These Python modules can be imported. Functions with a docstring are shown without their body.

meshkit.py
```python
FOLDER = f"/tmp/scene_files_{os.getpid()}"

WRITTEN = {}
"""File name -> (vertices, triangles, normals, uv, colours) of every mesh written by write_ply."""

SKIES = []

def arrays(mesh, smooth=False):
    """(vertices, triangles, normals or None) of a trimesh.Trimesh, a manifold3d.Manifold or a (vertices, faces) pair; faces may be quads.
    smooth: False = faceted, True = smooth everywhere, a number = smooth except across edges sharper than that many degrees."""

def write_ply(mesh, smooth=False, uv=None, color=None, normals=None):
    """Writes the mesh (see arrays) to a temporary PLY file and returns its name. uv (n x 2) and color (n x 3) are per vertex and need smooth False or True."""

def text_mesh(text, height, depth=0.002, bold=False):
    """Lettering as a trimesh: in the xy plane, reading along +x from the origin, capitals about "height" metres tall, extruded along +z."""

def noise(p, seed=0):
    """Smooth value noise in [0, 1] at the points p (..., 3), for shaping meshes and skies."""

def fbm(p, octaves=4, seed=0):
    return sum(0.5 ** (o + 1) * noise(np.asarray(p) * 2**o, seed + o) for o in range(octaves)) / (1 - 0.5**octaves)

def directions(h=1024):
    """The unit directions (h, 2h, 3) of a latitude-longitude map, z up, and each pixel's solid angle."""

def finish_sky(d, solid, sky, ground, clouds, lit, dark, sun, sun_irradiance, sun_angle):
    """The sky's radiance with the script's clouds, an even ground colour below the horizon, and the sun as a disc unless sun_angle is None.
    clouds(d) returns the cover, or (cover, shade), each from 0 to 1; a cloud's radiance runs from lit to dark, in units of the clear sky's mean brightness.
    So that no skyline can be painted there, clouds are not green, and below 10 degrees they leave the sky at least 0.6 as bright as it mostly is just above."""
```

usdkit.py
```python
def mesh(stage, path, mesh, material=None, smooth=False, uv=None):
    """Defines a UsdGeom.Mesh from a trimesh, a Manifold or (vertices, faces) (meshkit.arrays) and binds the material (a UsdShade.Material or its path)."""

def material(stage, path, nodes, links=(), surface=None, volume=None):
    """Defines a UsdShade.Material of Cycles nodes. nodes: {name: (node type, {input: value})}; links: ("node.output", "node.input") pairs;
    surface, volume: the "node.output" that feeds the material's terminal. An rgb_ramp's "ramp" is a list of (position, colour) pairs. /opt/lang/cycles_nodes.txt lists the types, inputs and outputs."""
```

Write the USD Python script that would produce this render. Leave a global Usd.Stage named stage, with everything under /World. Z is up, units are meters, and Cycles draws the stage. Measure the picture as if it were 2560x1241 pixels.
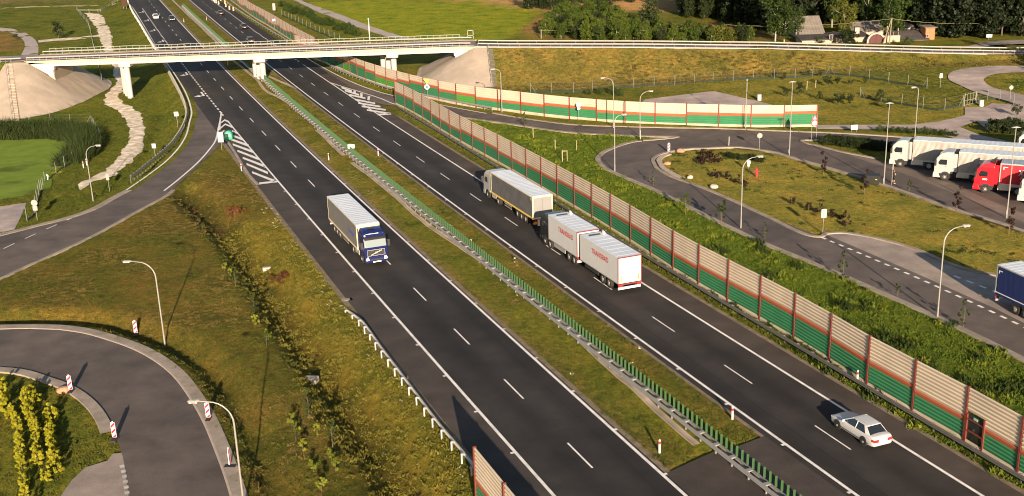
import math, random
import numpy as np
import trimesh
import shapely
from shapely.geometry import Polygon, LineString, MultiPolygon
from scipy import ndimage
from PIL import Image, ImageDraw
import usdkit, meshkit
from pxr import Usd, UsdGeom, UsdLux, UsdShade, Sdf, Gf, Vt

# ---------------------------------------------------------------- camera, sky, sun, exposure
FPX, PITCH, ROLL, CAMH = 2845.0, 0.31500, -0.0340, 38.36      # focal length in photo pixels, tilt, roll, height above the motorway
EXPOSURE = 1.22
SUN_EL, SUN_AZ = math.radians(14.3), math.radians(172.5)       # azimuth = atan2(x, y) of the direction towards the sun
SUN_I, SKY_K = 1.25, 0.055
stage = Usd.Stage.CreateInMemory()
UsdGeom.SetStageUpAxis(stage, UsdGeom.Tokens.z)
UsdGeom.SetStageMetersPerUnit(stage, 1.0)
world = UsdGeom.Xform.Define(stage, '/World')
stage.SetDefaultPrim(world.GetPrim())
UsdGeom.Scope.Define(stage, '/World/Looks')
cam = UsdGeom.Camera.Define(stage, '/World/camera')
cam.CreateHorizontalApertureAttr(36.0); cam.CreateVerticalApertureAttr(36.0 * 496 / 1024)
cam.CreateFocalLengthAttr(36.0 * FPX / 2560); cam.CreateClippingRangeAttr(Gf.Vec2f(1, 6000))
cam.CreateExposureAttr(EXPOSURE)
cp, sp, cr, sr = math.cos(PITCH), math.sin(PITCH), math.cos(ROLL), math.sin(ROLL)
_fwd, _up0, _rt0 = np.array([0, cp, -sp]), np.array([0, sp, cp]), np.array([1.0, 0, 0])
_rt, _up = _rt0 * cr + _up0 * sr, _up0 * cr - _rt0 * sr
_rt, _up = _rt0 * cr - _up0 * (-sr), _up0 * cr - _rt0 * sr
m = np.eye(4); m[0, :3], m[1, :3], m[2, :3], m[3, :3] = _rt, _up, -_fwd, (0, 0, CAMH)
cam.AddTransformOp().Set(Gf.Matrix4d(*m.ravel().tolist()))
sunv = np.array([math.sin(SUN_AZ) * math.cos(SUN_EL), math.cos(SUN_AZ) * math.cos(SUN_EL), math.sin(SUN_EL)])
dome = UsdLux.DomeLight.Define(stage, '/World/sky')
skym = usdkit.material(stage, '/World/Looks/sky_light', {
    's': ('sky_texture', {'sky_type': 'single_scattering', 'sun_disc': False, 'sun_elevation': SUN_EL, 'sun_rotation': SUN_AZ, 'aerosol_density': 1.0, 'ozone_density': 1.0}),
    'b': ('background_shader', {'strength': SKY_K})}, [('s.color', 'b.color')], surface='b.background')
UsdShade.MaterialBindingAPI.Apply(dome.GetPrim()).Bind(skym)
dome.GetPrim().SetCustomDataByKey('kind', 'structure')
sun = UsdLux.DistantLight.Define(stage, '/World/sun')
sun.CreateNormalizeAttr(True); sun.CreateIntensityAttr(SUN_I); sun.CreateAngleAttr(0.5); sun.CreateColorAttr(Gf.Vec3f(1.0, 0.82, 0.62))
_z = sunv; _x = np.cross([0, 0, 1.0], _z); _x /= np.linalg.norm(_x); _y = np.cross(_z, _x)
ms = np.eye(4); ms[0, :3], ms[1, :3], ms[2, :3] = _x, _y, _z
sun.AddTransformOp().Set(Gf.Matrix4d(*ms.ravel().tolist()))

# ---------------------------------------------------------------- helpers
def G(px, py, z=0.0):
    """Where the ray through a point seen in the photograph meets the level z: used to survey the site."""
    X, Y = px - 1280.0, py - 620.5
    x, y = X * cr + Y * sr, -X * sr + Y * cr
    d = (x, FPX * cp - y * sp, -FPX * sp - y * cp)
    t = (z - CAMH) / d[2]
    return np.array([d[0] * t, d[1] * t, z])
def GP(pts, z=0.0): return np.array([G(a, b, z)[:2] for a, b in pts])

_used = {}
def numbered(parent, name):
    n = _used.get((parent, name), -1) + 1
    _used[(parent, name)] = n
    return f'{parent}/{name}' if n == 0 else f'{parent}/{name}_{n:03d}'
def pth(p): return '/World' if p is None else str(p.GetPath())
def tag(o, label=None, cat=None, group=None, kind=None):
    for k, v in (('label', label), ('category', cat), ('group', group), ('kind', kind)):
        if v: o.SetCustomDataByKey(k, v)
    return o
def place(x, loc, rz=0, sc=None, rot=None):
    x.AddTranslateOp().Set(Gf.Vec3d(*map(float, loc)))
    if rot is not None: x.AddRotateXYZOp().Set(Gf.Vec3f(*map(float, rot)))
    elif rz: x.AddRotateZOp().Set(float(math.degrees(rz)))
    if sc is not None: x.AddScaleOp().Set(Gf.Vec3f(*([float(sc)] * 3 if np.ndim(sc) == 0 else map(float, sc))))
def thing(name, label, cat, loc=(0, 0, 0), rz=0, group=None, sc=None, parent=None, kind=None):
    x = UsdGeom.Xform.Define(stage, numbered(pth(parent), name))
    place(x, loc, rz, sc)
    return tag(x.GetPrim(), label, cat, group, kind)
def klass(name):
    stage.CreateClassPrim('/Models') if not stage.GetPrimAtPath('/Models') else None
    x = UsdGeom.Xform.Define(stage, numbered('/Models', name)); return x.GetPrim()
def copy(model, name, label, cat, loc, rz=0, group=None, sc=None, rot=None):
    x = UsdGeom.Xform.Define(stage, numbered('/World', name)); place(x, loc, rz, sc, rot)
    p = x.GetPrim(); p.GetReferences().AddInternalReference(model.GetPath()); p.SetInstanceable(True)
    return tag(p, label, cat, group)
class MB:
    """Collects shapes that become one mesh."""
    def __init__(s): s.v, s.f, s.n = [], [], 0
    def add(s, v, f=None, T=None):
        if f is None: v, f, _ = meshkit.arrays(v)
        v = np.asarray(v, float); f = np.asarray(f, int)
        if f.shape[1] == 4: f = np.vstack([f[:, [0, 1, 2]], f[:, [0, 2, 3]]])
        if T is not None: v = v @ np.asarray(T)[:3, :3].T + np.asarray(T)[:3, 3]
        s.v.append(v); s.f.append(f + s.n); s.n += len(v); return s
    def box(s, lo, hi, T=None):
        lo, hi = np.minimum(lo, hi), np.maximum(lo, hi)
        v = np.array([[(lo, hi)[i][0], (lo, hi)[j][1], (lo, hi)[k][2]] for i in (0, 1) for j in (0, 1) for k in (0, 1)])
        return s.add(v, [[0, 1, 3, 2], [4, 6, 7, 5], [0, 4, 5, 1], [2, 3, 7, 6], [0, 2, 6, 4], [1, 5, 7, 3]], T)
    def tube(s, pts, r, n=6, cap=True):
        pts = np.asarray(pts, float); r = np.broadcast_to(r, len(pts)); vs = []
        for i, p in enumerate(pts):
            t = pts[min(i + 1, len(pts) - 1)] - pts[max(i - 1, 0)]; t /= np.linalg.norm(t) + 1e-9
            a = np.cross(t, [0, 0, 1.0] if abs(t[2]) < .9 else [0, 1.0, 0]); a /= np.linalg.norm(a); b = np.cross(t, a)
            th = np.arange(n) / n * 2 * math.pi
            vs.append(p + r[i] * (np.cos(th)[:, None] * a + np.sin(th)[:, None] * b))
        k = len(pts); f = [[i * n + j, i * n + (j + 1) % n, (i + 1) * n + (j + 1) % n, (i + 1) * n + j] for i in range(k - 1) for j in range(n)]
        v = np.vstack(vs); f = np.array(f); f = np.vstack([f[:, [0, 1, 2]], f[:, [0, 2, 3]]])
        if cap:
            c = [[0, j, j + 1] for j in range(1, n - 1)] + [[(k - 1) * n, (k - 1) * n + j + 1, (k - 1) * n + j] for j in range(1, n - 1)]
            f = np.vstack([f, c])
        return s.add(v, f)
    def loft(s, path, prof, closed=False, cap=True):
        """prof: (offset to the right, height) points swept along path (x, y, z)."""
        path = np.asarray(path, float); prof = np.asarray(prof, float); d = np.gradient(path[:, :2], axis=0); d /= np.linalg.norm(d, axis=1)[:, None] + 1e-9
        nrm = np.stack([d[:, 1], -d[:, 0]], 1); k, n = len(path), len(prof)
        v = np.zeros((k, n, 3)); v[:, :, :2] = path[:, None, :2] + nrm[:, None] * prof[None, :, 0:1]; v[:, :, 2] = path[:, None, 2] + prof[None, :, 1]
        m_ = n if closed else n - 1
        f = [[i * n + j, (i + 1) * n + j, (i + 1) * n + (j + 1) % n, i * n + (j + 1) % n] for i in range(k - 1) for j in range(m_)]
        f = np.array(f); f = np.vstack([f[:, [0, 1, 2]], f[:, [0, 2, 3]]])
        if closed and cap:
            f = np.vstack([f, [[0, j, j + 1] for j in range(1, n - 1)], [[(k - 1) * n, (k - 1) * n + j + 1, (k - 1) * n + j] for j in range(1, n - 1)]])
        return s.add(v.reshape(-1, 3), f)
    def prism(s, poly, z0, z1, T=None):
        g = poly if isinstance(poly, Polygon) else Polygon(poly)
        return s.add(trimesh.creation.extrude_polygon(g.buffer(0), z1 - z0, engine='earcut').apply_translation([0, 0, z0]), None, T)
    def cyl(s, p, r, h, axis='z', n=14, T=None):
        c = trimesh.creation.cylinder(r, h, sections=n)
        if axis == 'y': c.apply_transform(trimesh.transformations.rotation_matrix(math.pi / 2, [1, 0, 0]))
        if axis == 'x': c.apply_transform(trimesh.transformations.rotation_matrix(math.pi / 2, [0, 1, 0]))
        return s.add(c.apply_translation(p), None, T)
    def hull(s, pts, r=0.0, T=None):
        pts = np.asarray(pts, float)
        if r: u = trimesh.creation.icosphere(1).vertices; pts = (pts[:, None] + r * u[None]).reshape(-1, 3)
        return s.add(trimesh.convex.convex_hull(pts), None, T)
    def arr(s): return np.vstack(s.v), np.vstack(s.f)
    def build(s, name, mat, parent=None, smooth=False, label=None, uv=None):
        g = usdkit.mesh(stage, numbered(pth(parent), name), s.arr(), mat, smooth, uv); g.CreateDoubleSidedAttr(True)
        return tag(g.GetPrim(), label)
def rotz(a, loc=(0, 0, 0)):
    T = np.eye(4); T[:2, :2] = [[math.cos(a), -math.sin(a)], [math.sin(a), math.cos(a)]]; T[:3, 3] = loc; return T
def frame(o, x, y, z):
    T = np.eye(4); T[:3, 0], T[:3, 1], T[:3, 2], T[:3, 3] = x, y, z, o; return T

# ---------------------------------------------------------------- materials
L = '/World/Looks/'
def mat(name, col, rough=.6, var=.12, scale=2.0, metal=0.0, bump=0.0, spec=.5, obj=False, coat=0.0, dirt=None, stretch=None):
    c = np.array(col, float)
    n = {'t': ('texture_coordinate', {}) if obj else ('geometry', {}), 'n': ('noise_texture', {'scale': scale, 'detail': 5.0, 'roughness': .6}),
         'r': ('rgb_ramp', {'ramp': [(.25, c * (1 - var)), (.75, np.minimum(c * (1 + var), .95))]}),
         'p': ('principled_bsdf', {'roughness': rough, 'metallic': metal, 'specular_ior_level': spec, 'coat_weight': coat})}
    src = 't.object' if obj else 't.position'
    l = [('n.fac', 'r.fac')]
    if stretch: n['m'] = ('mapping', {'scale': stretch}); l += [(src, 'm.vector'), ('m.vector', 'n.vector')]
    else: l += [(src, 'n.vector')]
    out = 'r.color'
    if dirt:
        n['n2'] = ('noise_texture', {'scale': dirt[1], 'detail': 4.0}); n['r2'] = ('rgb_ramp', {'ramp': [(.42, (0, 0, 0)), (.68, (1, 1, 1))]}); n['x'] = ('mix', {'color2': dirt[0]})
        n['mm'] = ('math', {'math_type': 'multiply', 'value2': dirt[2]})
        l += [(src, 'n2.vector'), ('n2.fac', 'r2.fac'), ('r2.color', 'mm.value1'), ('mm.value', 'x.fac'), (out, 'x.color1')]; out = 'x.color'
    l.append((out, 'p.base_color'))
    if bump:
        n['n3'] = ('noise_texture', {'scale': scale * 6, 'detail': 4.0}); n['b'] = ('bump', {'strength': min(1, bump), 'distance': .05}); l += [(src, 'n3.vector'), ('n3.fac', 'b.height'), ('b.normal', 'p.normal')]
    return usdkit.material(stage, L + name, n, l, surface='p.BSDF')
def leafmat(name, c1, c2, trans=.3, rough=.6):
    n = {'o': ('object_info', {}), 'g': ('geometry', {}), 'a': ('math', {'math_type': 'multiply_add', 'value2': .45, 'value3': 0.0}), 'a2': ('math', {'math_type': 'multiply_add', 'value2': .55}),
         'r': ('rgb_ramp', {'ramp': [(0.0, c1), (1.0, c2)]}), 'p': ('principled_bsdf', {'roughness': rough, 'specular_ior_level': .25}), 't': ('translucent_bsdf', {}), 'm': ('mix_closure', {'fac': trans})}
    return usdkit.material(stage, L + name, n, [('o.random', 'a.value1'), ('g.random_per_island', 'a2.value1'), ('a.value', 'a2.value3'), ('a2.value', 'r.fac'), ('r.color', 'p.base_color'), ('r.color', 't.color'), ('p.BSDF', 'm.closure1'), ('t.BSDF', 'm.closure2')], surface='m.closure')
def glassmat(name, tint, k=.35):
    return usdkit.material(stage, L + name, {'p': ('principled_bsdf', {'base_color': tint, 'roughness': .06, 'specular_ior_level': .8, 'coat_weight': k})}, [], surface='p.BSDF')
# ---------------------------------------------------------------- the motorway's line
S = np.arange(0, 700, .5)
_sc = np.minimum(S, 420) / 100
TH = -0.386496 + .0062405 * _sc + .0039166 * _sc ** 2 - .00081222 * _sc ** 3
CX = 33.995 + np.concatenate([[0], np.cumsum(np.sin(TH[:-1]) * .5)])
CY = 20 + np.concatenate([[0], np.cumsum(np.cos(TH[:-1]) * .5)])
LANE = 8.583                                                       # centre line to each carriageway's lane dashes
def at(s, off, z=0.0):
    s = np.asarray(s, float); th = np.interp(s, S, TH); off = np.asarray(off, float)
    return np.stack([np.interp(s, S, CX) + off * np.cos(th), np.interp(s, S, CY) - off * np.sin(th), np.zeros_like(s + off) + z], -1)
def sd(q):
    d = np.hypot(CX - q[0], CY - q[1]); i = int(np.argmin(d))
    return S[i], (q[0] - CX[i]) * math.cos(TH[i]) - (q[1] - CY[i]) * math.sin(TH[i])
def lerp_path(pts, step=1.0):
    """A smooth path through the points, evenly spaced."""
    pts = np.asarray(pts, float); d = np.concatenate([[0], np.cumsum(np.linalg.norm(np.diff(pts, axis=0), axis=1))])
    from scipy.interpolate import PchipInterpolator
    u = np.linspace(0, d[-1], max(2, int(d[-1] / step) + 1))
    return np.stack([PchipInterpolator(d, pts[:, k])(u) for k in range(pts.shape[1])], 1)
def smoothpx(pts, step=1.0, z=0.0): return lerp_path(GP(pts, z), step)
def off_path(p, o):
    d = np.gradient(p[:, :2], axis=0); d /= np.linalg.norm(d, axis=1)[:, None] + 1e-9
    return p[:, :2] + o * np.stack([d[:, 1], -d[:, 0]], 1)
def c3(p, z=0.0): return np.column_stack([p[:, :2], np.full(len(p), z)])

# ---------------------------------------------------------------- surveyed outlines (all at road level)
sL = np.arange(0, 640, 2.0)
P_left = Polygon(np.vstack([at(sL, -15.4)[:, :2], at(sL[::-1], -4.5)[:, :2]]))
P_right = Polygon(np.vstack([at(sL, 4.45)[:, :2], at(sL[::-1], 14.5)[:, :2]]))
P_cross = Polygon(np.vstack([at(np.array([0, 53.4, 54.6]), np.array([-4.5, -4.5, 0]))[:, :2], at(np.array([54.2, 55.0, 0]), np.array([.1, 4.45, 4.45]))[:, :2]]))
ramp_l_line = smoothpx([(300, -45), (317, 0), (332.6, 20.6), (363, 70), (392, 118.6), (417.7, 158.6), (443.5, 196), (466, 236), (476, 265), (479, 285), (474.5, 303), (461.6, 346.4), (440, 378), (412.6, 405.7), (366, 441), (312, 478)])
ramp_l_edge = off_path(ramp_l_line, -1.0)
ramp_l_kerb = smoothpx([(312, 476), (275, 495), (230, 520), (160, 545), (90, 562), (0, 585), (-120, 612), (-260, 640)])
ramp_r_line = smoothpx([(553, 281), (546.7, 318), (531, 364.5), (490, 410.9), (452, 444), (410, 477.4)])
ramp_r_edge = smoothpx([(566, 345), (540, 372), (497, 414), (455, 452), (420, 483), (340, 528), (240, 584), (150, 627), (60, 667), (0, 695), (-120, 745), (-260, 800)])
P_ramp = Polygon(np.vstack([ramp_l_edge, ramp_l_kerb[1:], ramp_r_edge[::-1], GP([(600, 330), (520, 170), (430, 40), (390, 0), (370, -45)])])).buffer(0)
P_gore = Polygon(GP([(553, 280), (566, 345), (585, 372), (603, 405), (629, 441), (650, 462), (697, 452), (640, 380), (580, 312)])).buffer(0)
loop_out = smoothpx([(-260, 838), (-120, 826), (0, 822), (130, 822), (200, 830), (275, 850), (340, 874), (395, 905), (437, 940), (475, 990), (510, 1050), (540, 1120), (566, 1190), (583, 1245), (610, 1340), (630, 1420)])
loop_in = smoothpx([(-260, 930), (-120, 918), (0, 920), (60, 926), (125, 945), (180, 965), (235, 1002), (270, 1045), (287, 1085), (300, 1120), (312, 1165), (318, 1200), (322, 1245), (330, 1340), (335, 1420)])
P_loop = Polygon(np.vstack([loop_out, loop_in[::-1]])).buffer(0)
P_bay = Polygon(GP([(283, 1134), (268, 1152), (215, 1168), (180, 1200), (148, 1245), (90, 1340), (330, 1340), (322, 1245), (312, 1165), (305, 1132)])).buffer(0)
# right side: slip road, service roads and lorry park
slip_out = smoothpx([(700, 100), (735, 122), (771.5, 147), (820.5, 175), (872, 201), (931, 224), (985.5, 239), (1063, 253), (1140, 268), (1216, 282), (1320, 299), (1445, 314), (1560, 318), (1667, 321), (1790, 323), (1920, 328), (2000, 331), (2100, 335), (2200, 341), (2281, 347), (2360, 356), (2440, 366), (2560, 385), (2700, 410)])
slip_in = GP([(2700, 470), (2560, 440), (2300, 410), (2200, 404), (2185, 398), (2100, 381), (2045, 367), (2010, 358), (1997, 353), (2010, 350), (2049, 351), (2120, 354), (2200, 356)])
P_slip = Polygon(np.vstack([slip_out, GP([(2700, 440), (2560, 415), (2420, 395), (2330, 382), (2230, 366), (2170, 358), (2049, 351.5), (2010, 350.5), (1997, 353), (1980, 395), (1920, 380), (1821, 369.6), (1713, 375), (1667, 384), (1641, 395), (1620, 380), (1640, 352), (1699, 342.5), (1654, 340), (1560, 337), (1435, 330), (1280, 309), (1130, 287), (1040, 270), (960, 262), (905, 247), (850, 222), (825, 206), (760, 165), (690, 125)])])).buffer(0)
svc_out = smoothpx([(1699, 342.5), (1660, 348), (1602, 353), (1538, 370), (1507, 388), (1501, 400), (1514, 416), (1540, 430), (1641, 473), (1720, 512), (1796, 550), (1920, 608), (2075, 671), (2229, 738), (2358, 795), (2560, 893), (2720, 975), (2900, 1065)])
isl_edge = smoothpx([(2700, 650), (2560, 583), (2358, 517), (2204, 463), (2100, 431), (1997, 401), (1920, 380), (1821, 370), (1713, 375), (1667, 384), (1645, 392), (1637, 403), (1644, 418), (1667, 434), (1757, 468), (1847, 506), (1920, 540), (2049, 591), (2060, 584), (2095, 581), (2139, 585), (2229, 604), (2307, 628), (2371, 656), (2436, 677), (2470, 683), (2560, 700), (2700, 740)], .5)
P_svc = Polygon(np.vstack([svc_out, GP([(2900, 830), (2700, 740), (2560, 700), (2470, 683), (2436, 677), (2371, 656), (2307, 628), (2229, 604), (2139, 585), (2095, 581), (2060, 584), (2049, 591), (1920, 540), (1847, 506), (1757, 468), (1667, 434), (1644, 418), (1637, 403), (1645, 392), (1667, 384), (1713, 375), (1760, 360)])])).buffer(0)
P_mid = Polygon(GP([(1980, 395), (1997, 353), (2010, 358), (2045, 367), (2100, 381), (2185, 398), (2204, 404), (2300, 400), (2420, 395), (2560, 415), (2700, 440), (2700, 650), (2560, 583), (2358, 517), (2204, 463), (2100, 431), (1997, 401)])).buffer(0)
P_roads = shapely.union_all([P_left, P_right, P_cross, P_ramp, P_gore, P_loop, P_bay, P_slip, P_svc, P_mid]).buffer(.05)
P_path = Polygon(GP([(2041, 313), (2281, 312), (2340, 305), (2384, 296), (2412, 288), (2412, 268), (2461, 268), (2480, 258), (2534, 262), (2700, 268), (2700, 340), (2600, 345), (2560, 330), (2470, 327), (2441, 303), (2400, 318), (2450, 338), (2500, 349), (2560, 362), (2560, 383), (2440, 363), (2350, 335), (2242, 324), (2044, 323)])).buffer(0).difference(P_roads)
P_curl = Polygon(np.vstack([smoothpx([(2700, 160), (2560, 165), (2487, 165), (2423, 170), (2384, 178), (2370, 189.5), (2379, 203.7), (2423, 224), (2487, 245), (2536, 259), (2600, 275)]), smoothpx([(2600, 248), (2560, 238), (2526, 229.5), (2482, 219), (2461.5, 204), (2467, 192), (2500, 184), (2560, 180.5), (2700, 176)])])).buffer(0).difference(P_path)
P_slab = Polygon(GP([(1590, 268), (1612, 249), (1700, 238), (1785, 228), (1850, 243), (1915, 258), (1960, 270), (1960, 290), (1590, 290)])).buffer(0).difference(P_roads)
LOW = -2.3
P_farpath = Polygon(np.vstack([smoothpx([(-80, 66), (0, 71), (38.7, 74.8), (72, 87.7), (93, 108), (96, 129), (88, 150)], 1, LOW), smoothpx([(40, 150), (57, 131), (62, 116), (59, 103), (38.7, 87.7), (0, 78), (-80, 74)], 1, LOW)])).buffer(0)
P_gravel = Polygon(np.vstack([smoothpx([(212, 33), (228, 52), (242, 72), (247.5, 90), (258, 121), (281, 160), (286, 193), (291.4, 206), (265.6, 240), (263, 258), (296.5, 278.5), (314.6, 303), (323.6, 325.8), (322, 351.6), (309.5, 374.8), (270.8, 421), (232, 444), (191, 467.6)], 1, LOW),
                               smoothpx([(201, 478), (232, 456), (278.5, 441.8), (309.5, 418.6), (348, 377), (359.7, 338.7), (359, 300), (340, 276), (312, 260), (296.5, 245), (309, 219), (309, 198.6), (301.7, 160), (281, 124), (278.5, 90), (265.6, 59), (245, 36), (225, 33)], 1, LOW)])).buffer(0)
P_pond = Polygon(smoothpx([(-150, 372), (-60, 356), (0, 352), (70, 346), (125, 345), (158, 350), (170, 368), (166, 392), (158, 410), (112, 428), (112, 455), (104, 474), (88, 480), (45, 490), (0, 496), (-150, 520)], 1, LOW - .4)).buffer(0)
P_yard = Polygon(GP([(-60, 497), (0, 494), (30, 490), (63, 486), (48, 522), (32, 552), (0, 572), (-60, 590)], -1.0)).buffer(0)

# ---------------------------------------------------------------- terrain
def near(X, Y, line):
    line = np.asarray(line)[:, :2]; best = np.full(X.shape, 1e9)
    for a, b in zip(line[:-1], line[1:]):
        ab = b - a; t = np.clip(((X - a[0]) * ab[0] + (Y - a[1]) * ab[1]) / (ab @ ab + 1e-12), 0, 1)
        best = np.minimum(best, (X - a[0] - t * ab[0]) ** 2 + (Y - a[1] - t * ab[1]) ** 2)
    return np.sqrt(best)
def sstep(a, b, x): t = np.clip((x - a) / (b - a), 0, 1); return t * t * (3 - 2 * t)
R0X, R0Y, RES = -200.0, 40.0, 0.5
RW, RH = 760, 860                                                  # a 0.5 m survey raster over the site
def raster(*polys):
    im = Image.new('L', (RW, RH)); dr = ImageDraw.Draw(im)
    for p in polys:
        for g in getattr(p, 'geoms', [p]):
            dr.polygon([((x - R0X) / RES, (y - R0Y) / RES) for x, y in g.exterior.coords], fill=255)
            for r in g.interiors: dr.polygon([((x - R0X) / RES, (y - R0Y) / RES) for x, y in r.coords], fill=0)
    return np.asarray(im) > 127
def sample(a, X, Y, order=1): return ndimage.map_coordinates(a, [(np.asarray(Y) - R0Y) / RES - .5, (np.asarray(X) - R0X) / RES - .5], order=order, mode='nearest')
def signed(mask): return (ndimage.distance_transform_edt(~mask) - ndimage.distance_transform_edt(mask)) * RES
low_edge = GP([(-260, 652), (-120, 620), (0, 592), (160, 548), (262, 494), (330, 466), (405, 408), (450, 352), (466, 305), (463, 262), (437, 206), (412, 162), (388, 122), (340, 50), (308, 0), (285, -40)])
D_low = signed(raster(Polygon(np.vstack([low_edge, [[-700, 520], [-700, 60]]]))))
D_road = signed(raster(P_roads, P_path, P_curl, P_slab))
ztop_x, ztop_z = [-400, -97, -9, 1.4, 27, 53, 89, 105, 140, 200], [5.0, 6.05, 6.05, 5.6, 4.7, 3.55, 1.4, .64, .1, 0]
def deck_z(x): return np.interp(x, ztop_x, ztop_z)
DECK_N, DECK_F = 231.5, 242.2
ditch = GP([(455, 470), (500, 505), (545, 545), (590, 600), (640, 665), (690, 735), (745, 815), (800, 890), (855, 965), (920, 1060), (985, 1160), (1040, 1241), (1100, 1330), (1170, 1440)])
ditch2 = GP([(440, 215), (418, 265), (402, 300), (392, 335), (372, 378), (335, 425), (290, 462), (255, 480)], LOW)
loop_ditch = off_path(loop_out, -3.1)
def terrain(X, Y):
    X, Y = np.asarray(X, float), np.asarray(Y, float)
    P = np.stack([X, Y, 0 * X], -1)
    dl = sample(D_low, X, Y)
    h = LOW * sstep(1.5, -6.0, dl)
    d = near(X, Y, ditch); h = h - 1.6 * sstep(3.3, .2, d)
    d = near(X, Y, ditch2); h = h - .7 * sstep(2.5, .1, d)
    d = near(X, Y, loop_ditch); h = h - .95 * sstep(2.4, .1, d)
    pd = shapely.distance(shapely.points(X, Y), P_pond) if X.size < 3e5 else 0
    h = h - 1.1 * sstep(3.0, -1.0, np.where(shapely.contains_xy(P_pond, X, Y), -2.0, pd))
    for x0, x1, kx in ((-400, -97.0, .57), (-6.0, 400, .88)):
        dx = np.maximum(np.maximum(x0 - X, X - x1), 0) / kx; dy = np.maximum(np.maximum(DECK_N - Y, Y - DECK_F), 0)
        D = np.hypot(dx, dy); top = deck_z(np.clip(X, x0, x1))
        h = np.maximum(h, np.where(D < .01, top - .05, top - D / 2.3))
    r = np.hypot(X, Y - 150)
    h = h + (meshkit.fbm(P / 9.0, 3, 5) - .5) * .35 + (meshkit.fbm(P / 2.2, 2, 9) - .5) * .16
    h = h + 14 * sstep(700, 2500, r)
    dr = sample(D_road, X, Y)
    inside = (X > R0X + 2) & (X < R0X + RW * RES - 2) & (Y > R0Y + 2) & (Y < R0Y + RH * RES - 2)
    dr = np.where(inside, dr, 50)
    k = sstep(.3, 2.4, dr)
    underdeck = (Y > 215) & (h > 1.5)
    h = np.where(underdeck, h, np.where(dr < .4, -.12, (-.03) * (1 - k) + h * k))
    return h
def GT(px, py, n=6):
    q = G(px, py)
    for _ in range(n): q = G(px, py, float(terrain(np.array([q[0]]), np.array([q[1]]))[0]))
    return q
def zat(xy): xy = np.atleast_2d(xy); return terrain(xy[:, 0], xy[:, 1])
def axis(fine0, fine1, step, far0, far1):
    a = list(np.arange(fine0, fine1 + step / 2, step)); s = step
    while a[-1] < far1: s *= 1.12; a.append(a[-1] + s)
    s = step
    while a[0] > far0: s *= 1.12; a.insert(0, a[0] - s)
    return np.array(a)
gx, gy = axis(-135, 110, .6, -2500, 2500), axis(55, 262, .6, -900, 3500)
GX, GY = np.meshgrid(gx, gy)
GZ = terrain(GX, GY)
# colour zones of the vegetation: each is a property of what grows there
ZR = np.zeros((RH, RW, 3)) + (.150, .150, .026)
zx, zy = np.meshgrid(R0X + (np.arange(RW) + .5) * RES, R0Y + (np.arange(RH) + .5) * RES)
def zone(poly, col, feather=1.5, amount=1.0):
    w = ndimage.gaussian_filter(raster(poly).astype(np.float32), feather / RES) * amount
    ZR[:] = ZR * (1 - w[..., None]) + np.array(col) * w[..., None]
def band(line, off0, off1): return Polygon(np.vstack([off_path(line, off0), off_path(line, off1)[::-1]])).buffer(0)
smain = np.arange(0, 420, 2.0); cl = at(smain, 0.0)
ditch_path = lerp_path(ditch, 1.0)
infield = Polygon(GP([(580, 360), (697, 500), (900, 770), (1183, 1150), (1260, 1330), (600, 1400), (560, 1180), (400, 890), (130, 800), (-200, 800), (-200, 770), (0, 700), (420, 490)]))
zone(Polygon(np.vstack([low_edge, [[-700, 520], [-700, 60]]])).intersection(Polygon([(-300, 40), (200, 40), (200, 470), (-300, 470)])), (.125, .142, .020), 2)
zone(infield, (.130, .102, .024), 2)
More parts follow.
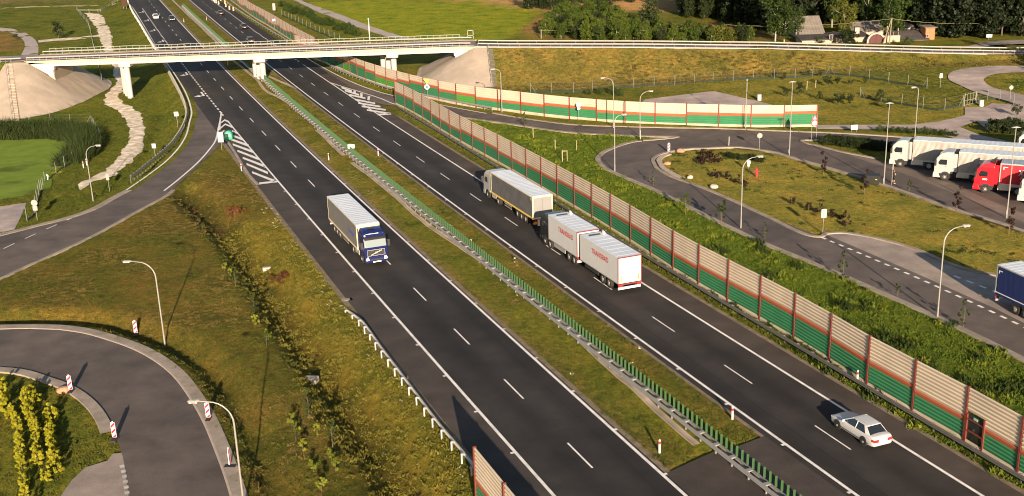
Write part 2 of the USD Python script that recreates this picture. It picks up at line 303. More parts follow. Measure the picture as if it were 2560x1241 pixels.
zone(Polygon(GP([(60, 690), (330, 600), (480, 520), (470, 560), (400, 640), (420, 700), (300, 740), (-100, 770)])), (.10, .10, .02), 3, .6)
zone(Polygon(GP([(560, 620), (640, 660), (760, 860), (860, 1000), (760, 1000), (600, 800)])), (.085, .105, .018), 3, .7)
zone(Polygon(GP([(560, 1000), (900, 1050), (1040, 1241), (1100, 1330), (640, 1330)])), (.105, .095, .024), 4, .7)
zone(Polygon(GP([(300, 690), (520, 640), (560, 700), (470, 780), (330, 760)])), (.19, .125, .036), 3, .6)
zone(Polygon(GP([(540, 470), (620, 420), (640, 520), (600, 600), (560, 540)])), (.18, .12, .03), 3, .6)
zone(band(at(np.arange(0, 130, 2.), 0), -23.5, -15.6), (.200, .160, .030), 1.5)
zone(band(at(np.arange(50, 120, 2.), 0), -17.4, -15.6), (.10, .13, .02), .8, .6)
zone(band(cl, -4.4, 4.4), (.150, .138, .026), .6)
zone(band(at(np.arange(0, 130, 2.), 0), -3.2, .4), (.15, .16, .026), .8, .7)
zone(band(cl, -4.5, -3.7), (.20, .14, .07), .4, .7)
zone(band(cl, 3.9, 4.45), (.17, .13, .05), .3, .6)
zone(band(cl, 14.5, 16.0), (.10, .10, .025), .4)
zone(band(ditch_path, -1.2, 3.4), (.072, .068, .016), .8, .7)
zone(band(ditch_path, -.8, .8), (.075, .055, .018), .5, .4)
zone(Polygon(GP([(1000, 250), (1180, 300), (1440, 332), (1640, 345), (1540, 370), (1505, 395), (1640, 476), (1920, 612), (2358, 800), (2700, 975), (2700, 1330), (1500, 560)])), (.110, .150, .016), 1.5)
zone(Polygon(GP([(2000, 720), (2200, 790), (2560, 960), (2700, 1060), (2700, 1250), (2300, 960)])), (.085, .105, .020), 4, .7)
zone(Polygon(isl_edge), (.250, .215, .050), 1.5)
zone(Polygon(GP([(1235, 130), (2350, 138), (2600, 140), (2600, 160), (2360, 168), (2180, 178), (1920, 192), (1700, 215), (1500, 225), (1235, 225)])), (.185, .148, .042), 2)
zone(Polygon(GP([(1650, 230), (1900, 190), (2180, 178), (2480, 150), (2700, 160), (2700, 330), (2280, 310), (2040, 312), (1900, 255), (1790, 226)])), (.215, .190, .040), 2)
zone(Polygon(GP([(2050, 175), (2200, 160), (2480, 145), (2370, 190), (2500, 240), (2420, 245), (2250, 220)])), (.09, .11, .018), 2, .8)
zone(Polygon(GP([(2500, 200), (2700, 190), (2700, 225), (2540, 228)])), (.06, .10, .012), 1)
zone(Polygon(GP([(740, 0), (1180, 0), (1355, 22), (1325, 80), (1240, 102), (1000, 104), (900, 70)])), (.235, .265, .018), 2)
zone(Polygon(GP([(1180, 0), (1000, -6), (1100, -60), (1900, -60), (1760, 30), (1680, 30), (1480, 22), (1400, 20), (1380, 26), (1300, 20)])), (.50, .30, .15), 2)
zone(Polygon(GP([(1400, 26), (1330, 82), (1300, 82), (1370, 26)])), (.30, .17, .075), 1.0)
zone(Polygon(GP([(1340, 72), (1460, 96), (1500, 102), (1380, 100), (1300, 90)])), (.24, .16, .06), 1.5, .8)
zone(Polygon(GP([(1760, 50), (1990, 55), (1990, 100), (1760, 100)])), (.20, .12, .05), 1.5, .7)
zone(Polygon(GP([(590, 20), (720, 0), (760, 20), (940, 90), (960, 104), (820, 104)])), (.15, .16, .024), 2)
zone(Polygon(GP([(0, 78), (40, 90), (60, 110), (50, 130), (-40, 130), (-40, 78)], LOW)), (.24, .15, .06), 1.5, .9)
def zone_at(X, Y):
    return np.stack([sample(ZR[..., k], X, Y) for k in range(3)], -1)
ZR[..., 2] *= .75
ZC = zone_at(GX, GY)
fy = (meshkit.noise(np.stack([GX / 90, GY / 60, 0 * GX], -1), 3))[..., None]
far = ((GX < R0X + 5) | (GX > R0X + RW * RES - 5) | (GY > R0Y + RH * RES - 5) | (GY < R0Y + 5))[..., None]
ZC = np.where(far, np.array([.15, .155, .026]) * (1 - fy) + np.array([.20, .15, .06]) * fy, ZC)
grassm = usdkit.material(stage, L + 'grass_ground', {
    'a': ('attribute', {'attribute': 'zone'}), 'g': ('geometry', {}),
    'n1': ('noise_texture', {'scale': .22, 'detail': 5.0, 'roughness': .62}), 'n2': ('noise_texture', {'scale': 1.6, 'detail': 5.0, 'roughness': .68}), 'n3': ('noise_texture', {'scale': 7.0, 'detail': 3.0, 'roughness': .7}),
    'r1': ('rgb_ramp', {'ramp': [(.30, (.52, .66, .55)), (.48, (1.0, 1.0, 1.0)), (.70, (1.55, 1.22, 1.25))]}),
    'r2': ('rgb_ramp', {'ramp': [(.30, (.50, .56, .50)), (.52, (1.0, 1.0, 1.0)), (.74, (1.55, 1.42, 1.3))]}),
    'r3': ('rgb_ramp', {'ramp': [(.28, (.30, .34, .30)), (.52, (1.0, 1.0, 1.0)), (.76, (1.8, 1.6, 1.4))]}),
    'm1': ('mix', {'mix_type': 'multiply', 'fac': 1.0}), 'm2': ('mix', {'mix_type': 'multiply', 'fac': 1.0}), 'm3': ('mix', {'mix_type': 'multiply', 'fac': .85}),
    'b': ('bump', {'strength': .9, 'distance': .22}), 'p': ('principled_bsdf', {'roughness': .95, 'specular_ior_level': .08})},
    [('g.position', 'n1.vector'), ('g.position', 'n2.vector'), ('g.position', 'n3.vector'), ('n1.fac', 'r1.fac'), ('n2.fac', 'r2.fac'), ('n3.fac', 'r3.fac'),
     ('a.color', 'm1.color1'), ('r1.color', 'm1.color2'), ('m1.color', 'm2.color1'), ('r2.color', 'm2.color2'), ('m2.color', 'm3.color1'), ('r3.color', 'm3.color2'),
     ('m3.color', 'p.base_color'), ('n3.fac', 'b.height'), ('b.normal', 'p.normal')], surface='p.BSDF')
ni, nj = len(gy), len(gx); idx = np.arange(ni * nj).reshape(ni, nj)
quads = np.stack([idx[:-1, :-1], idx[:-1, 1:], idx[1:, 1:], idx[1:, :-1]], -1).reshape(-1, 4)
ground = usdkit.mesh(stage, '/World/ground', (np.stack([GX, GY, GZ], -1).reshape(-1, 3), quads), grassm, True)
UsdGeom.PrimvarsAPI(ground).CreatePrimvar('zone', Sdf.ValueTypeNames.Color3fArray, 'vertex').Set(Vt.Vec3fArray.FromNumpy(ZC.reshape(-1, 3).astype(np.float32)))
tag(ground.GetPrim(), 'grassy ground with ditches, banks and fields around the motorway', kind='structure')

def flat(poly, z, name, m, parent=None, step=None):
    mb = MB()
    for g in getattr(poly, 'geoms', [poly]):
        if g.area < .05: continue
        v, f = trimesh.creation.triangulate_polygon(g, engine='earcut')
        mb.add(np.column_stack([v, np.full(len(v), z)]), f)
    return mb.build(name, m, parent) if mb.n else None
def drape(poly, dz, step=1.0, rough=0):
    """A sheet over the terrain: points inside the outline, triangulated."""
    from scipy.spatial import Delaunay
    x0, y0, x1, y1 = poly.bounds; X, Y = np.meshgrid(np.arange(x0, x1, step), np.arange(y0, y1, step))
    ins = shapely.contains_xy(poly.buffer(-step * .3), X, Y); pts = np.column_stack([X[ins], Y[ins]])
    bd = poly.exterior; wob = (lambda q: q + (np.stack([meshkit.fbm(np.column_stack([q / 2.2, 0 * q[:, :1]]), 3, s_) for s_ in (4, 9)], 1) - .5) * rough) if rough else (lambda q: q); bp = np.array([bd.interpolate(d).coords[0] for d in np.arange(0, bd.length, step * .7)])
    bp = wob(bp); pts = np.vstack([pts, bp]); poly = Polygon(bp).buffer(0); T = Delaunay(pts).simplices
    c = pts[T].mean(1); T = T[shapely.contains_xy(poly.buffer(.02), c[:, 0], c[:, 1])]
    z = terrain(pts[:, 0], pts[:, 1]) + dz
    if rough: z = z + np.random.default_rng(3).uniform(-.02, .09, len(z)) * np.r_[np.ones(len(z) - len(bp)), np.zeros(len(bp))]
    return np.column_stack([pts, z]), T
# ---------------------------------------------------------------- road surfaces
def asphalt(name, col, track=None, rough=.82):
    c = np.array(col)
    n = {'g': ('geometry', {}), 'u': ('texture_coordinate', {}), 'n1': ('noise_texture', {'scale': .35, 'detail': 5.0, 'roughness': .6}), 'n2': ('noise_texture', {'scale': 9.0, 'detail': 3.0, 'roughness': .7}), 'n4': ('noise_texture', {'scale': .06, 'detail': 3.0}),
         'r1': ('rgb_ramp', {'ramp': [(.3, c * .72), (.7, c * 1.26)]}), 'r2': ('rgb_ramp', {'ramp': [(.3, (.80, .80, .80)), (.7, (1.2, 1.2, 1.2))]}), 'r4': ('rgb_ramp', {'ramp': [(.35, (.80, .80, .82)), (.65, (1.18, 1.16, 1.13))]}),
         'm': ('mix', {'mix_type': 'multiply', 'fac': 1.0}), 'm4': ('mix', {'mix_type': 'multiply', 'fac': 1.0}), 'b': ('bump', {'strength': .35, 'distance': .02}), 'p': ('principled_bsdf', {'roughness': rough, 'specular_ior_level': .3})}
    l = [('g.position', 'n1.vector'), ('g.position', 'n2.vector'), ('g.position', 'n4.vector'), ('n1.fac', 'r1.fac'), ('n2.fac', 'r2.fac'), ('n4.fac', 'r4.fac'), ('r1.color', 'm.color1'), ('r2.color', 'm.color2'), ('m.color', 'm4.color1'), ('r4.color', 'm4.color2'), ('n2.fac', 'b.height'), ('b.normal', 'p.normal')]
    out = 'm4.color'
    if track:                                                      # worn wheel paths along the lanes
        n |= {'s': ('separate_xyz', {}), 'w': ('math', {'math_type': 'multiply', 'value2': 2 * math.pi / track[0]}), 'c': ('math', {'math_type': 'cosine'}), 'mp': ('mapping', {'scale': (1.2, .02, 1)}), 'n5': ('noise_texture', {'scale': 1.0, 'detail': 3.0}),
              'ad': ('math', {'math_type': 'multiply_add', 'value2': 1.1, 'value3': 0.0}), 'mr': ('map_range', {'from_min': -.6, 'from_max': 1.6, 'to_min': 0.0, 'to_max': 1.0, 'clamp': True}), 'r5': ('rgb_ramp', {'ramp': [(0.0, np.full(3, track[1])), (1.0, np.full(3, track[2]))]}), 'm5': ('mix', {'mix_type': 'multiply', 'fac': 1.0})}
        l += [('u.UV', 's.vector'), ('s.x', 'w.value1'), ('w.value', 'c.value1'), ('u.UV', 'mp.vector'), ('mp.vector', 'n5.vector'), ('n5.fac', 'ad.value1'), ('c.value', 'ad.value3'), ('ad.value', 'mr.value'), ('mr.result', 'r5.fac'), (out, 'm5.color1'), ('r5.color', 'm5.color2')]
        out = 'm5.color'
    l.append((out, 'p.base_color'))
    return usdkit.material(stage, L + name, n, l, surface='p.BSDF')
M_lane = asphalt('dark_asphalt', (.029, .0245, .0225), (3.85, .80, 1.28))
M_shoulder = asphalt('brown_asphalt', (.062, .049, .042))
M_old = asphalt('worn_asphalt', (.112, .090, .078))
M_old2 = asphalt('lorry_park_asphalt', (.105, .083, .072))
M_paver = asphalt('pale_paving', (.29, .235, .20))
M_paver2 = asphalt('pinkish_paving', (.40, .315, .275))
M_gutter = mat('kerb_concrete', (.31, .25, .20), .9, .22, 1.3, bump=.3, dirt=((.16, .13, .09), .5, .6))
M_paint = mat('road_paint', (.78, .74, .70), .7, .12, 2.2, dirt=((.42, .38, .35), 1.4, .45))
M_paintdull = mat('worn_road_paint', (.55, .51, .48), .8, .18, 2.2, dirt=((.18, .16, .15), 1.2, .7))

def strip(mb_s, offs, z):
    """Strip along the motorway between two offsets, with (offset, distance) as its coordinates."""
    s, o = np.asarray(mb_s, float), np.asarray(offs, float)
    v = np.stack([at(s, k, z) for k in o], 1); n, k = len(s), len(o); i = np.arange(n * k).reshape(n, k)
    f = np.stack([i[:-1, :-1], i[:-1, 1:], i[1:, 1:], i[1:, :-1]], -1).reshape(-1, 4)
    uv = np.stack(np.broadcast_arrays(o[None, :], s[:, None]), -1).reshape(-1, 2)
    return v.reshape(-1, 3), f, uv
def lay(name, s, offs, z, m, parent):
    v, f, uv = strip(s, offs, z)
    return usdkit.mesh(stage, numbered(pth(parent), name), (v, f), m, False, uv).GetPrim()
ss = np.arange(0, 640, 4.0)
LW1, LW2, RW1, RW2 = 3.875, 3.803, 3.53, 3.504
cwL = thing('motorway_carriageway', 'dark left carriageway of the motorway with oncoming traffic', None, kind='structure')
cwR = thing('motorway_carriageway', 'dark right carriageway of the motorway below the long noise barrier', None, kind='structure')
lay('lanes', ss, np.linspace(-LANE - LW1 - .12, -4.5, 6), 0.0, M_lane, cwL)
lay('hard_shoulder', ss[ss <= 184], [-15.4, -LANE - LW1 - .12], 0.0, M_shoulder, cwL); lay('slip_lane', ss[ss >= 184], [-15.4, -LANE - LW1 - .12], 0.0, M_lane, cwL)
lay('lanes', ss, np.linspace(4.45, LANE + RW2 + .12, 6), 0.0, M_lane, cwR)
lay('hard_shoulder', ss[ss <= 232], [LANE + RW2 + .12, 14.5], 0.0, M_shoulder, cwR); lay('slip_lane', ss[ss >= 232], [LANE + RW2 + .12, 14.5], 0.0, M_lane, cwR)
flat(P_cross.difference(P_left.union(P_right)), -.004, 'crossover', M_shoulder, cwR)
M_dirt = mat('dirt_edge', (.21, .155, .105), .95, .3, 1.8, dirt=((.10, .085, .04), 1.2, .8))
for o0, o1, p in ((-15.95, -15.4, cwL), (-4.5, -4.05, cwL), (4.12, 4.45, cwR), (14.5, 14.95, cwR)): lay('dirt_edge', ss[ss < 184] if abs(o0) > 14 else ss, [o0, o1], -.012, M_dirt, p)
# lane lines
lay('edge_line', ss, [-LANE + LW2 - .12, -LANE + LW2 + .12], .006, M_paint, cwL)
lay('edge_line', ss[ss < 196], [-LANE - LW1 - .12, -LANE - LW1 + .12], .006, M_paint, cwL)
lay('edge_line', ss, [LANE - RW1 - .12, LANE - RW1 + .12], .006, M_paint, cwR)
lay('edge_line', ss[ss < 252], [LANE + RW2 - .12, LANE + RW2 + .12], .006, M_paint, cwR)
for k in range(-3, 34):
    s0 = 60.172 + 12 * k - 4
    if s0 > 8: lay('lane_dash', [s0, s0 + 4], [-LANE - .07, -LANE + .07], .006, M_paint, cwL)
for k in range(-3, 34):
    s0 = 54.73 + 12 * k - 4 - (.9 if 8 <= k <= 10 else 0)
    if s0 > 8: lay('lane_dash', [s0, s0 + 4], [LANE - .06, LANE + .06], .006, M_paint, cwR)
for k in range(70):                                                # short dashes towards the slip lanes
    s0 = 197 + 3.0 * k
    lay('slip_lane_dash', [s0, s0 + 1.6], [-LANE - LW1 - .15, -LANE - LW1 + .15], .006, M_paint, cwL)
    s0 = 253 + 3.0 * k
    if k < 62: lay('slip_lane_dash', [s0, s0 + 1.6], [LANE + RW2 - .15, LANE + RW2 + .15], .006, M_paint, cwR)
for k in range(16):                                                # rumble marks that stick out of the edge lines
    for o, p in ((-LANE - LW1 - .24, cwL), (LANE - RW1 - .22, cwR), (-LANE + LW2 + .22, cwL)):
        lay('line_rib', [46 + 7.2 * k, 46.25 + 7.2 * k], [o - .13, o + .13], .0066, M_paint, p)

lay('tar_joint', ss, [-LANE + 2.35, -LANE + 2.55], .003, asphalt('tar_joint', (.022, .018, .017)), cwL); lay('tar_joint', ss, [LANE - 1.95, LANE - 1.82], .003, L + 'tar_joint', cwR)
def kerb(path, w, h, name, m=M_gutter, parent=None, side=1, z=0.0):
    """A raised concrete strip along a path: w wide to one side, h high, slightly chamfered."""
    a, b = (0, w) if side > 0 else (-w, 0)
    return MB().loft(c3(path, z), [(a, -.15), (a, h - .02), (a + .02, h), (b - .02, h), (b, h - .02), (b, -.15)]).build(name, m, parent)
def line_on(path, w, z, name, m, parent): return MB().loft(c3(path, z), [(-w / 2, 0), (w / 2, 0)]).build(name, m, parent)
def dashes(path, on, off, w, z, name, m, parent):
    d = np.concatenate([[0], np.cumsum(np.linalg.norm(np.diff(path[:, :2], axis=0), axis=1))]); t = 0
    while t + on < d[-1]:
        q = np.stack([np.interp([t, t + on], d, path[:, k]) for k in (0, 1)], 1); line_on(q, w, z, name, m, parent); t += on + off
def patch(pts, z, name, m, parent): return flat(Polygon(pts).buffer(0), z, name, m, parent)

used = P_left.union(P_right).union(P_cross)
ramp = thing('exit_ramp', 'grey exit ramp curving off the left carriageway to the lower left', None, kind='structure')
flat(P_gore.difference(used), -.004, 'gore_surface', M_shoulder, ramp); used = used.union(P_gore)
flat(P_ramp.difference(used), -.004, 'surface', M_old, ramp); used = used.union(P_ramp)
line_on(ramp_l_line, .26, .004, 'edge_line', M_paint, ramp); line_on(ramp_r_line, .26, .004, 'edge_line', M_paint, ramp)
kerb(ramp_l_kerb, 1.0, .04, 'kerb_strip', parent=ramp, side=-1)
i0 = int(np.argmin(np.linalg.norm(ramp_r_edge - G(430, 476)[:2], axis=1))); kerb(ramp_r_edge[i0:], .5, .05, 'kerb_strip', parent=ramp, side=-1)
dashes(smoothpx([(191, 540), (160, 554), (100, 580), (30, 612), (-60, 655)]), 1.9, 1.9, .14, .004, 'centre_dash', M_paint, ramp)
# lane arrows that point back to the main lanes
for (px, py), sc in zip([(498, 236), (460, 185), (402, 103), (381, 76), (366, 51), (353, 30)], [1.15, 1, 1, 1, 1, 1]):
    q = G(px, py); s0, o0 = sd(q); a = float(np.interp(s0, S, TH)); T = rotz(-a, (q[0], q[1], .004)); T[:2, :2] *= sc
    shape = np.array([(-.85, -2.6), (-.2, -1.7), (-.2, -2.25), (.55, -2.25), (.55, 1.7), (.25, 1.7), (.25, -1.7 - .15), (-.2, -1.85), (-.2, -1.0)])
    poly = Polygon([(-1.1, -1.9), (-.1, -2.9), (-.1, -2.2), (.72, -2.2), (.72, 2.1), (.38, 2.1), (.38, -1.6), (-.1, -1.6), (-.1, -.9)])
    v, f = trimesh.creation.triangulate_polygon(poly, engine='earcut'); MB().add(np.column_stack([v, 0 * v[:, 0]]), f, T).build('lane_arrow', M_paint, ramp)
# hatched gore: sloping bars between the main line and the ramp
main_edge = smoothpx([(580, 315), (606, 345), (640, 381), (668, 418), (696, 454)])
gl = smoothpx([(566, 343), (585, 370), (607, 405), (629, 439), (646, 458)])
def bars(A, B, n, w, lead, parent, z=.004):
    for k in range(n):
        t = (k + .4) / n; ia, ib = t * (len(A) - 1), min(t + lead, 1) * (len(B) - 1)
        a = np.array([np.interp(ia, np.arange(len(A)), A[:, j]) for j in (0, 1)]); b = np.array([np.interp(ib, np.arange(len(B)), B[:, j]) for j in (0, 1)])
        u = (B[min(int(ib) + 1, len(B) - 1)] - B[max(int(ib) - 1, 0)])[:2]; u = u / np.linalg.norm(u) * w / 2
        patch([a - u, b - u, b + u, a + u], z, 'hatch_bar', M_paint, parent)
def pxbar(p, q, h0, h1, parent, z=.004, name='hatch_bar'): patch(GP([(p[0], p[1] - h0), (q[0], q[1] - h1), (q[0], q[1] + h1), (p[0], p[1] + h0)]), z, name, M_paint, parent)
for p, q in (((573, 347), (622, 364.7)), ((582, 361.5), (635, 381)), ((593.5, 377.5), (647, 398)), ((607, 395), (659, 415)), ((616.5, 410.5), (670, 433)), ((630, 431), (686, 453)), ((583, 340), (607, 349))): pxbar(p, q, 2.4, 3.0, ramp)
pxbar((648, 459), (694, 454), 2.5, 2.0, ramp)
for a, b, c in (((553, 307), (562, 300.5), (573, 306)), ((551, 321), (563, 311), (582, 319)), ((548.5, 335), (561, 327), None), (None, (580, 328), (594, 333.5))):
    if a: pxbar(a, b, 2, 2, ramp, .0042)
    if c: pxbar(b, c, 2, 2, ramp, .0046)
line_on(smoothpx([(549, 326), (551, 300), (554, 281)]), .25, .0048, 'hatch_line', M_paint, ramp)
kerb(smoothpx([(566, 346), (585, 373), (606, 407), (629, 441), (650, 463)]), .4, .06, 'kerb_strip', parent=ramp, side=1)

loop = thing('loop_road', 'brown grey loop road turning in the lower left corner', None, kind='structure')
flat(P_loop, 0.0, 'surface', M_old, loop); flat(P_bay.difference(P_loop), -.004, 'paved_bay', M_paver, loop)
kerb(loop_out, .95, .03, 'kerb_strip', parent=loop, side=-1); kerb(loop_out, .18, .035, 'kerb_edge', mat('kerb_edge_concrete', (.40, .32, .26), .9, .15, 2), loop, side=1)
i1 = int(np.argmin(np.linalg.norm(loop_in - G(292, 1100)[:2], axis=1))); kerb(loop_in[:i1], .95, .11, 'kerb_strip', parent=loop, side=1)
dashes(smoothpx([(304, 1163), (309, 1180), (313, 1200), (316, 1222), (319, 1245), (324, 1300)]), .42, .38, .30, .006, 'stop_dash', M_paintdull, loop)

slip = thing('slip_road', 'grey slip road and service road behind the long noise barrier', None, kind='structure')
flat(P_slip.difference(used), -.004, 'surface', M_old, slip); used = used.union(P_slip)
flat(P_svc.difference(used), -.004, 'service_surface', M_old, slip); used = used.union(P_svc)
flat(P_mid.difference(used), -.004, 'lorry_park_surface', M_old2, slip)
line_on(smoothpx([(735, 124), (771.5, 148), (820.5, 176), (872, 202), (931, 225), (985.5, 240), (1063, 254.5), (1140, 270), (1216, 284)]), .26, .005, 'edge_line', M_paint, slip)
line_on(smoothpx([(826, 207), (860, 218), (900, 230), (950, 246), (988, 261), (1060, 275), (1130, 288)]), .26, .005, 'edge_line', M_paint, slip)
gr_l = smoothpx([(832, 212), (870, 236), (910, 262), (946, 286)]); gr_r = smoothpx([(850, 220), (880, 228), (905, 236), (924, 248), (937, 258), (957, 272), (977, 285)])
f_ = lambda X_, Y_: (640 + X_ / 3.878, Y_ / 3.878)
for k, (a, b) in enumerate((((960, 966), (1155, 1005)), ((990, 1000), (1205, 1036)), ((1025, 1032), (1258, 1068)), ((1075, 1068), (1305, 1104)), ((905, 920), (1060, 955)), ((862, 880), (1000, 922)), ((830, 850), (930, 886)), ((1180, 1112), (1310, 1108)))): pxbar(f_(*a), f_(*b), 1.9, 2.0, slip, .005 + .0004 * (k % 2))
for a, b, c, d in (((1085, 935), (1108, 935), (1100, 975), (1078, 970)), ((1010, 905), (1034, 908), (1034, 945), (1010, 938)), ((945, 878), (968, 884), (968, 912), (945, 905))): patch(GP([f_(*a), f_(*b), f_(*c), f_(*d)]), .0064, 'hatch_bar', M_paint, slip)
kerb(smoothpx([(1122, 288), (1280, 310), (1435, 331), (1560, 338), (1654, 341), (1695, 341.5), (1699, 343), (1660, 349), (1602, 354), (1538, 371), (1507, 388), (1501, 400), (1514, 417), (1540, 431), (1641, 474), (1720, 513), (1796, 551), (1920, 609), (2075, 672), (2229, 739), (2358, 796), (2560, 894), (2720, 976)], .7), .75, .08, 'kerb_strip', parent=slip, side=1)
kerb(isl_edge, .55, .11, 'kerb_strip', parent=slip, side=1)
tip = isl_edge[(isl_edge[:, 1] > 138) & (isl_edge[:, 1] < 156) & (isl_edge[:, 0] < 24)]
kerb(smoothpx([(1670, 385), (1648, 393), (1641, 403), (1648, 417), (1670, 433), (1700, 446)], .5), .75, .09, 'kerb_apron', mat('apron_concrete', (.40, .32, .255), .9, .2, 1.5), slip, side=1 if 0 else -1)
kerb(smoothpx([(1230, 283), (1320, 299), (1445, 313.5), (1560, 317.5), (1667, 320), (1790, 322), (1920, 327), (2000, 330), (2100, 334), (2200, 340), (2281, 346), (2360, 355), (2440, 365), (2560, 384)]), .5, .06, 'kerb_strip', parent=slip, side=-1)
kerb(smoothpx([(2230, 356), (2120, 352), (2049, 350), (2010, 350), (1999, 353), (2010, 358.5), (2045, 367), (2100, 381), (2150, 391), (2190, 398)], .5), .5, .11, 'kerb_strip', parent=slip, side=-1)
# worn pale apron between service road and lorry park, and the paved lay-by under the island
apron = Polygon(GP([(2110, 384), (2190, 400), (2240, 411), (2300, 430), (2397, 466), (2470, 500), (2560, 534), (2700, 595), (2700, 625), (2560, 556), (2470, 520), (2397, 488), (2300, 450), (2229, 423), (2170, 405)]))
flat(apron, .002, 'worn_apron', asphalt('worn_apron', (.17, .13, .105)), slip)
flat(Polygon(GP([(2060, 585), (2095, 582), (2139, 586), (2229, 605), (2307, 629), (2371, 657), (2436, 678), (2470, 684), (2560, 701), (2700, 741), (2700, 870), (2560, 808), (2480, 768), (2400, 733), (2300, 688), (2200, 645), (2110, 606)])), .002, 'lay_by', M_paver, slip)
dashes(smoothpx([(2054, 594), (2110, 617), (2200, 655), (2300, 698), (2400, 743), (2480, 780), (2560, 818), (2680, 875)]), .72, .72, .30, .007, 'lay_by_dash', M_paint, slip)
dashes(smoothpx([(2385, 690), (2450, 715), (2540, 750)]), .85, .75, .3, .007, 'lay_by_dash', M_paint, slip)
fp = thing('footpath', 'pale paved path winding past the lorry park', None, kind='structure')
flat(P_path, .0, 'surface', M_paver2, fp)
curl = thing('curved_road', 'pale curved access road at the right below the bank', None, kind='structure'); flat(P_curl, .0, 'surface', M_paver2, curl)
slab = thing('paved_yard', 'grey paved yard behind the far noise barrier', None, kind='structure'); flat(P_slab, .0, 'surface', M_paver2, slab)
MP = mat('lowland_path', (.38, .31, .28), .9, .12, 1.0)
tag(MB().add(*drape(P_farpath, .06)).build('lowland_path', MP), 'grey curving path beyond the bridge at the far left', kind='structure')
M_gravel = mat('pale_gravel', (.72, .60, .48), .95, .2, 1.6, bump=.6, dirt=((.30, .24, .11), .8, .75))
tag(MB().add(*drape(P_gravel, .05, .6, 1.3)).build('gravel_track', M_gravel), 'rough white gravel track running under the bridge', kind='structure')
tag(MB().add(*drape(Polygon(lerp_path(GP([(96, 101), (150, 97), (215, 92), (250, 88), (252, 92), (215, 97), (150, 102), (96, 107)], LOW), 1)), .06)).build('gravel_spur', M_gravel), 'narrow sandy spur joining the gravel track', kind='structure')
tag(MB().add(*drape(P_yard, .05)).build('pond_yard', asphalt('pond_yard_paving', (.34, .28, .26))), 'grey paved yard below the pond', kind='structure')
sandp = mat('sandy_path', (.40, .30, .15), .95, .2, 1)
for a in ([(-40, 27), (100, 19), (200, 16.5), (290, 18), (290, 16), (200, 14.5), (100, 16.5), (-40, 23)], [(640, 92), (700, 98)] and [(1008, 102), (920, 78), (860, 55), (800, 33), (730, 0), (700, -12), (722, -12), (760, 6), (830, 30), (900, 56), (950, 75), (1050, 102)]):
    far_ = a[0][0] > 0
    tag(MB().add(*drape(Polygon(lerp_path(GP(a, 0 if far_ else LOW), 1.5)).buffer(0), .09)).build('field_path', MP if far_ else sandp), 'grey lane crossing the fields beyond the bridge' if far_ else 'thin sandy path across the far left meadow', kind='structure')
# concrete drains along the median
drains = []
drain = thing('median_drain', 'pale concrete drain channel along the grass median', None, kind='structure')
for a in ([(1742, 1114), (1700, 1078), (1640, 1025), (1590, 980), (1540, 935), (1480, 880), (1400, 803), (1290, 715), (1215, 662), (1180, 640), (1150, 618), (1085, 574), (1042, 541), (985, 491), (930, 446), (880, 408)], [(860, 391), (825, 357), (792, 327)], [(790, 314), (748, 279), (704, 248), (668, 230), (640, 199), (604, 170), (575, 143), (545, 110), (502, 68), (466, 34), (430, 0), (400, -30)], [(745, 222), (700, 205), (673, 193), (650, 176)]):
    p = smoothpx(a, 1.0); zz = zat(p) + .04; drains.append(LineString(p[:, :2]).buffer(.75))
    MB().loft(np.column_stack([p, zz]), [(-.28, .0), (-.26, .10), (-.10, .06), (.10, .06), (.26, .10), (.28, .0)]).build('channel', mat('drain_concrete', (.40, .32, .25), .95, .25, 1.2, dirt=((.12, .10, .05), .6, .6)) if not stage.GetPrimAtPath(L + 'drain_concrete') else L + 'drain_concrete', drain)
# pond
M_weed = usdkit.material(stage, L + 'duckweed', {'g': ('geometry', {}), 'n': ('noise_texture', {'scale': .5, 'detail': 5.0}), 'n2': ('noise_texture', {'scale': .12, 'detail': 3.0}), 'r': ('rgb_ramp', {'ramp': [(.3, (.135, .200, .028)), (.7, (.185, .245, .040))]}),
    'r2': ('rgb_ramp', {'ramp': [(.30, (.5, .5, .6)), (.42, (1, 1, 1))]}), 'm': ('mix', {'mix_type': 'multiply', 'fac': 1.0}), 'p': ('principled_bsdf', {'roughness': .95, 'specular_ior_level': .05})},
    [('g.position', 'n.vector'), ('g.position', 'n2.vector'), ('n.fac', 'r.fac'), ('n2.fac', 'r2.fac'), ('r.color', 'm.color1'), ('r2.color', 'm.color2'), ('m.color', 'p.base_color')], surface='p.BSDF')
tag(flat(P_pond.buffer(1.0), LOW - .42, 'pond_water', M_weed), 'pond covered with bright green duckweed', kind='structure')
# ---------------------------------------------------------------- overpass
def GY(px, py, y):
    """Where the ray through a point of the photograph meets the upright plane at distance y."""
    a, b = G(px, py, 0.0), np.array([0, 0, CAMH]); d = a - b; return b + d * (y / d[1])
M_white = mat('white_concrete', (.44, .415, .375), .8, .07, .8, dirt=((.38, .34, .29), .35, .5))
M_mint = mat('mint_concrete', (.40, .46, .27), .8, .06, .7, dirt=((.33, .37, .23), .4, .5))
M_shot = mat('sprayed_concrete', (.375, .300, .232), .95, .12, .5, bump=.35, dirt=((.285, .23, .178), .22, .7))
M_galv = mat('galvanised_steel', (.30, .285, .27), .5, .12, 3, metal=.35)
M_galvw = mat('weathered_galvanised_steel', (.27, .255, .235), .6, .12, 3, metal=.1)
M_deck = asphalt('deck_asphalt', (.25, .205, .19))
M_red_walk = mat('red_brown_walkway', (.17, .085, .065), .85, .2, 1.5)
M_dark = mat('dark_rubber', (.018, .017, .016), .8, .2, 2)
bridge = thing('overpass_bridge', 'white and mint concrete road bridge crossing over both carriageways', 'bridge')
xs = np.linspace(-97.5, -6.2, 40); yN, yF = DECK_N, DECK_F
zf = lambda x: np.interp(x, ztop_x, ztop_z)
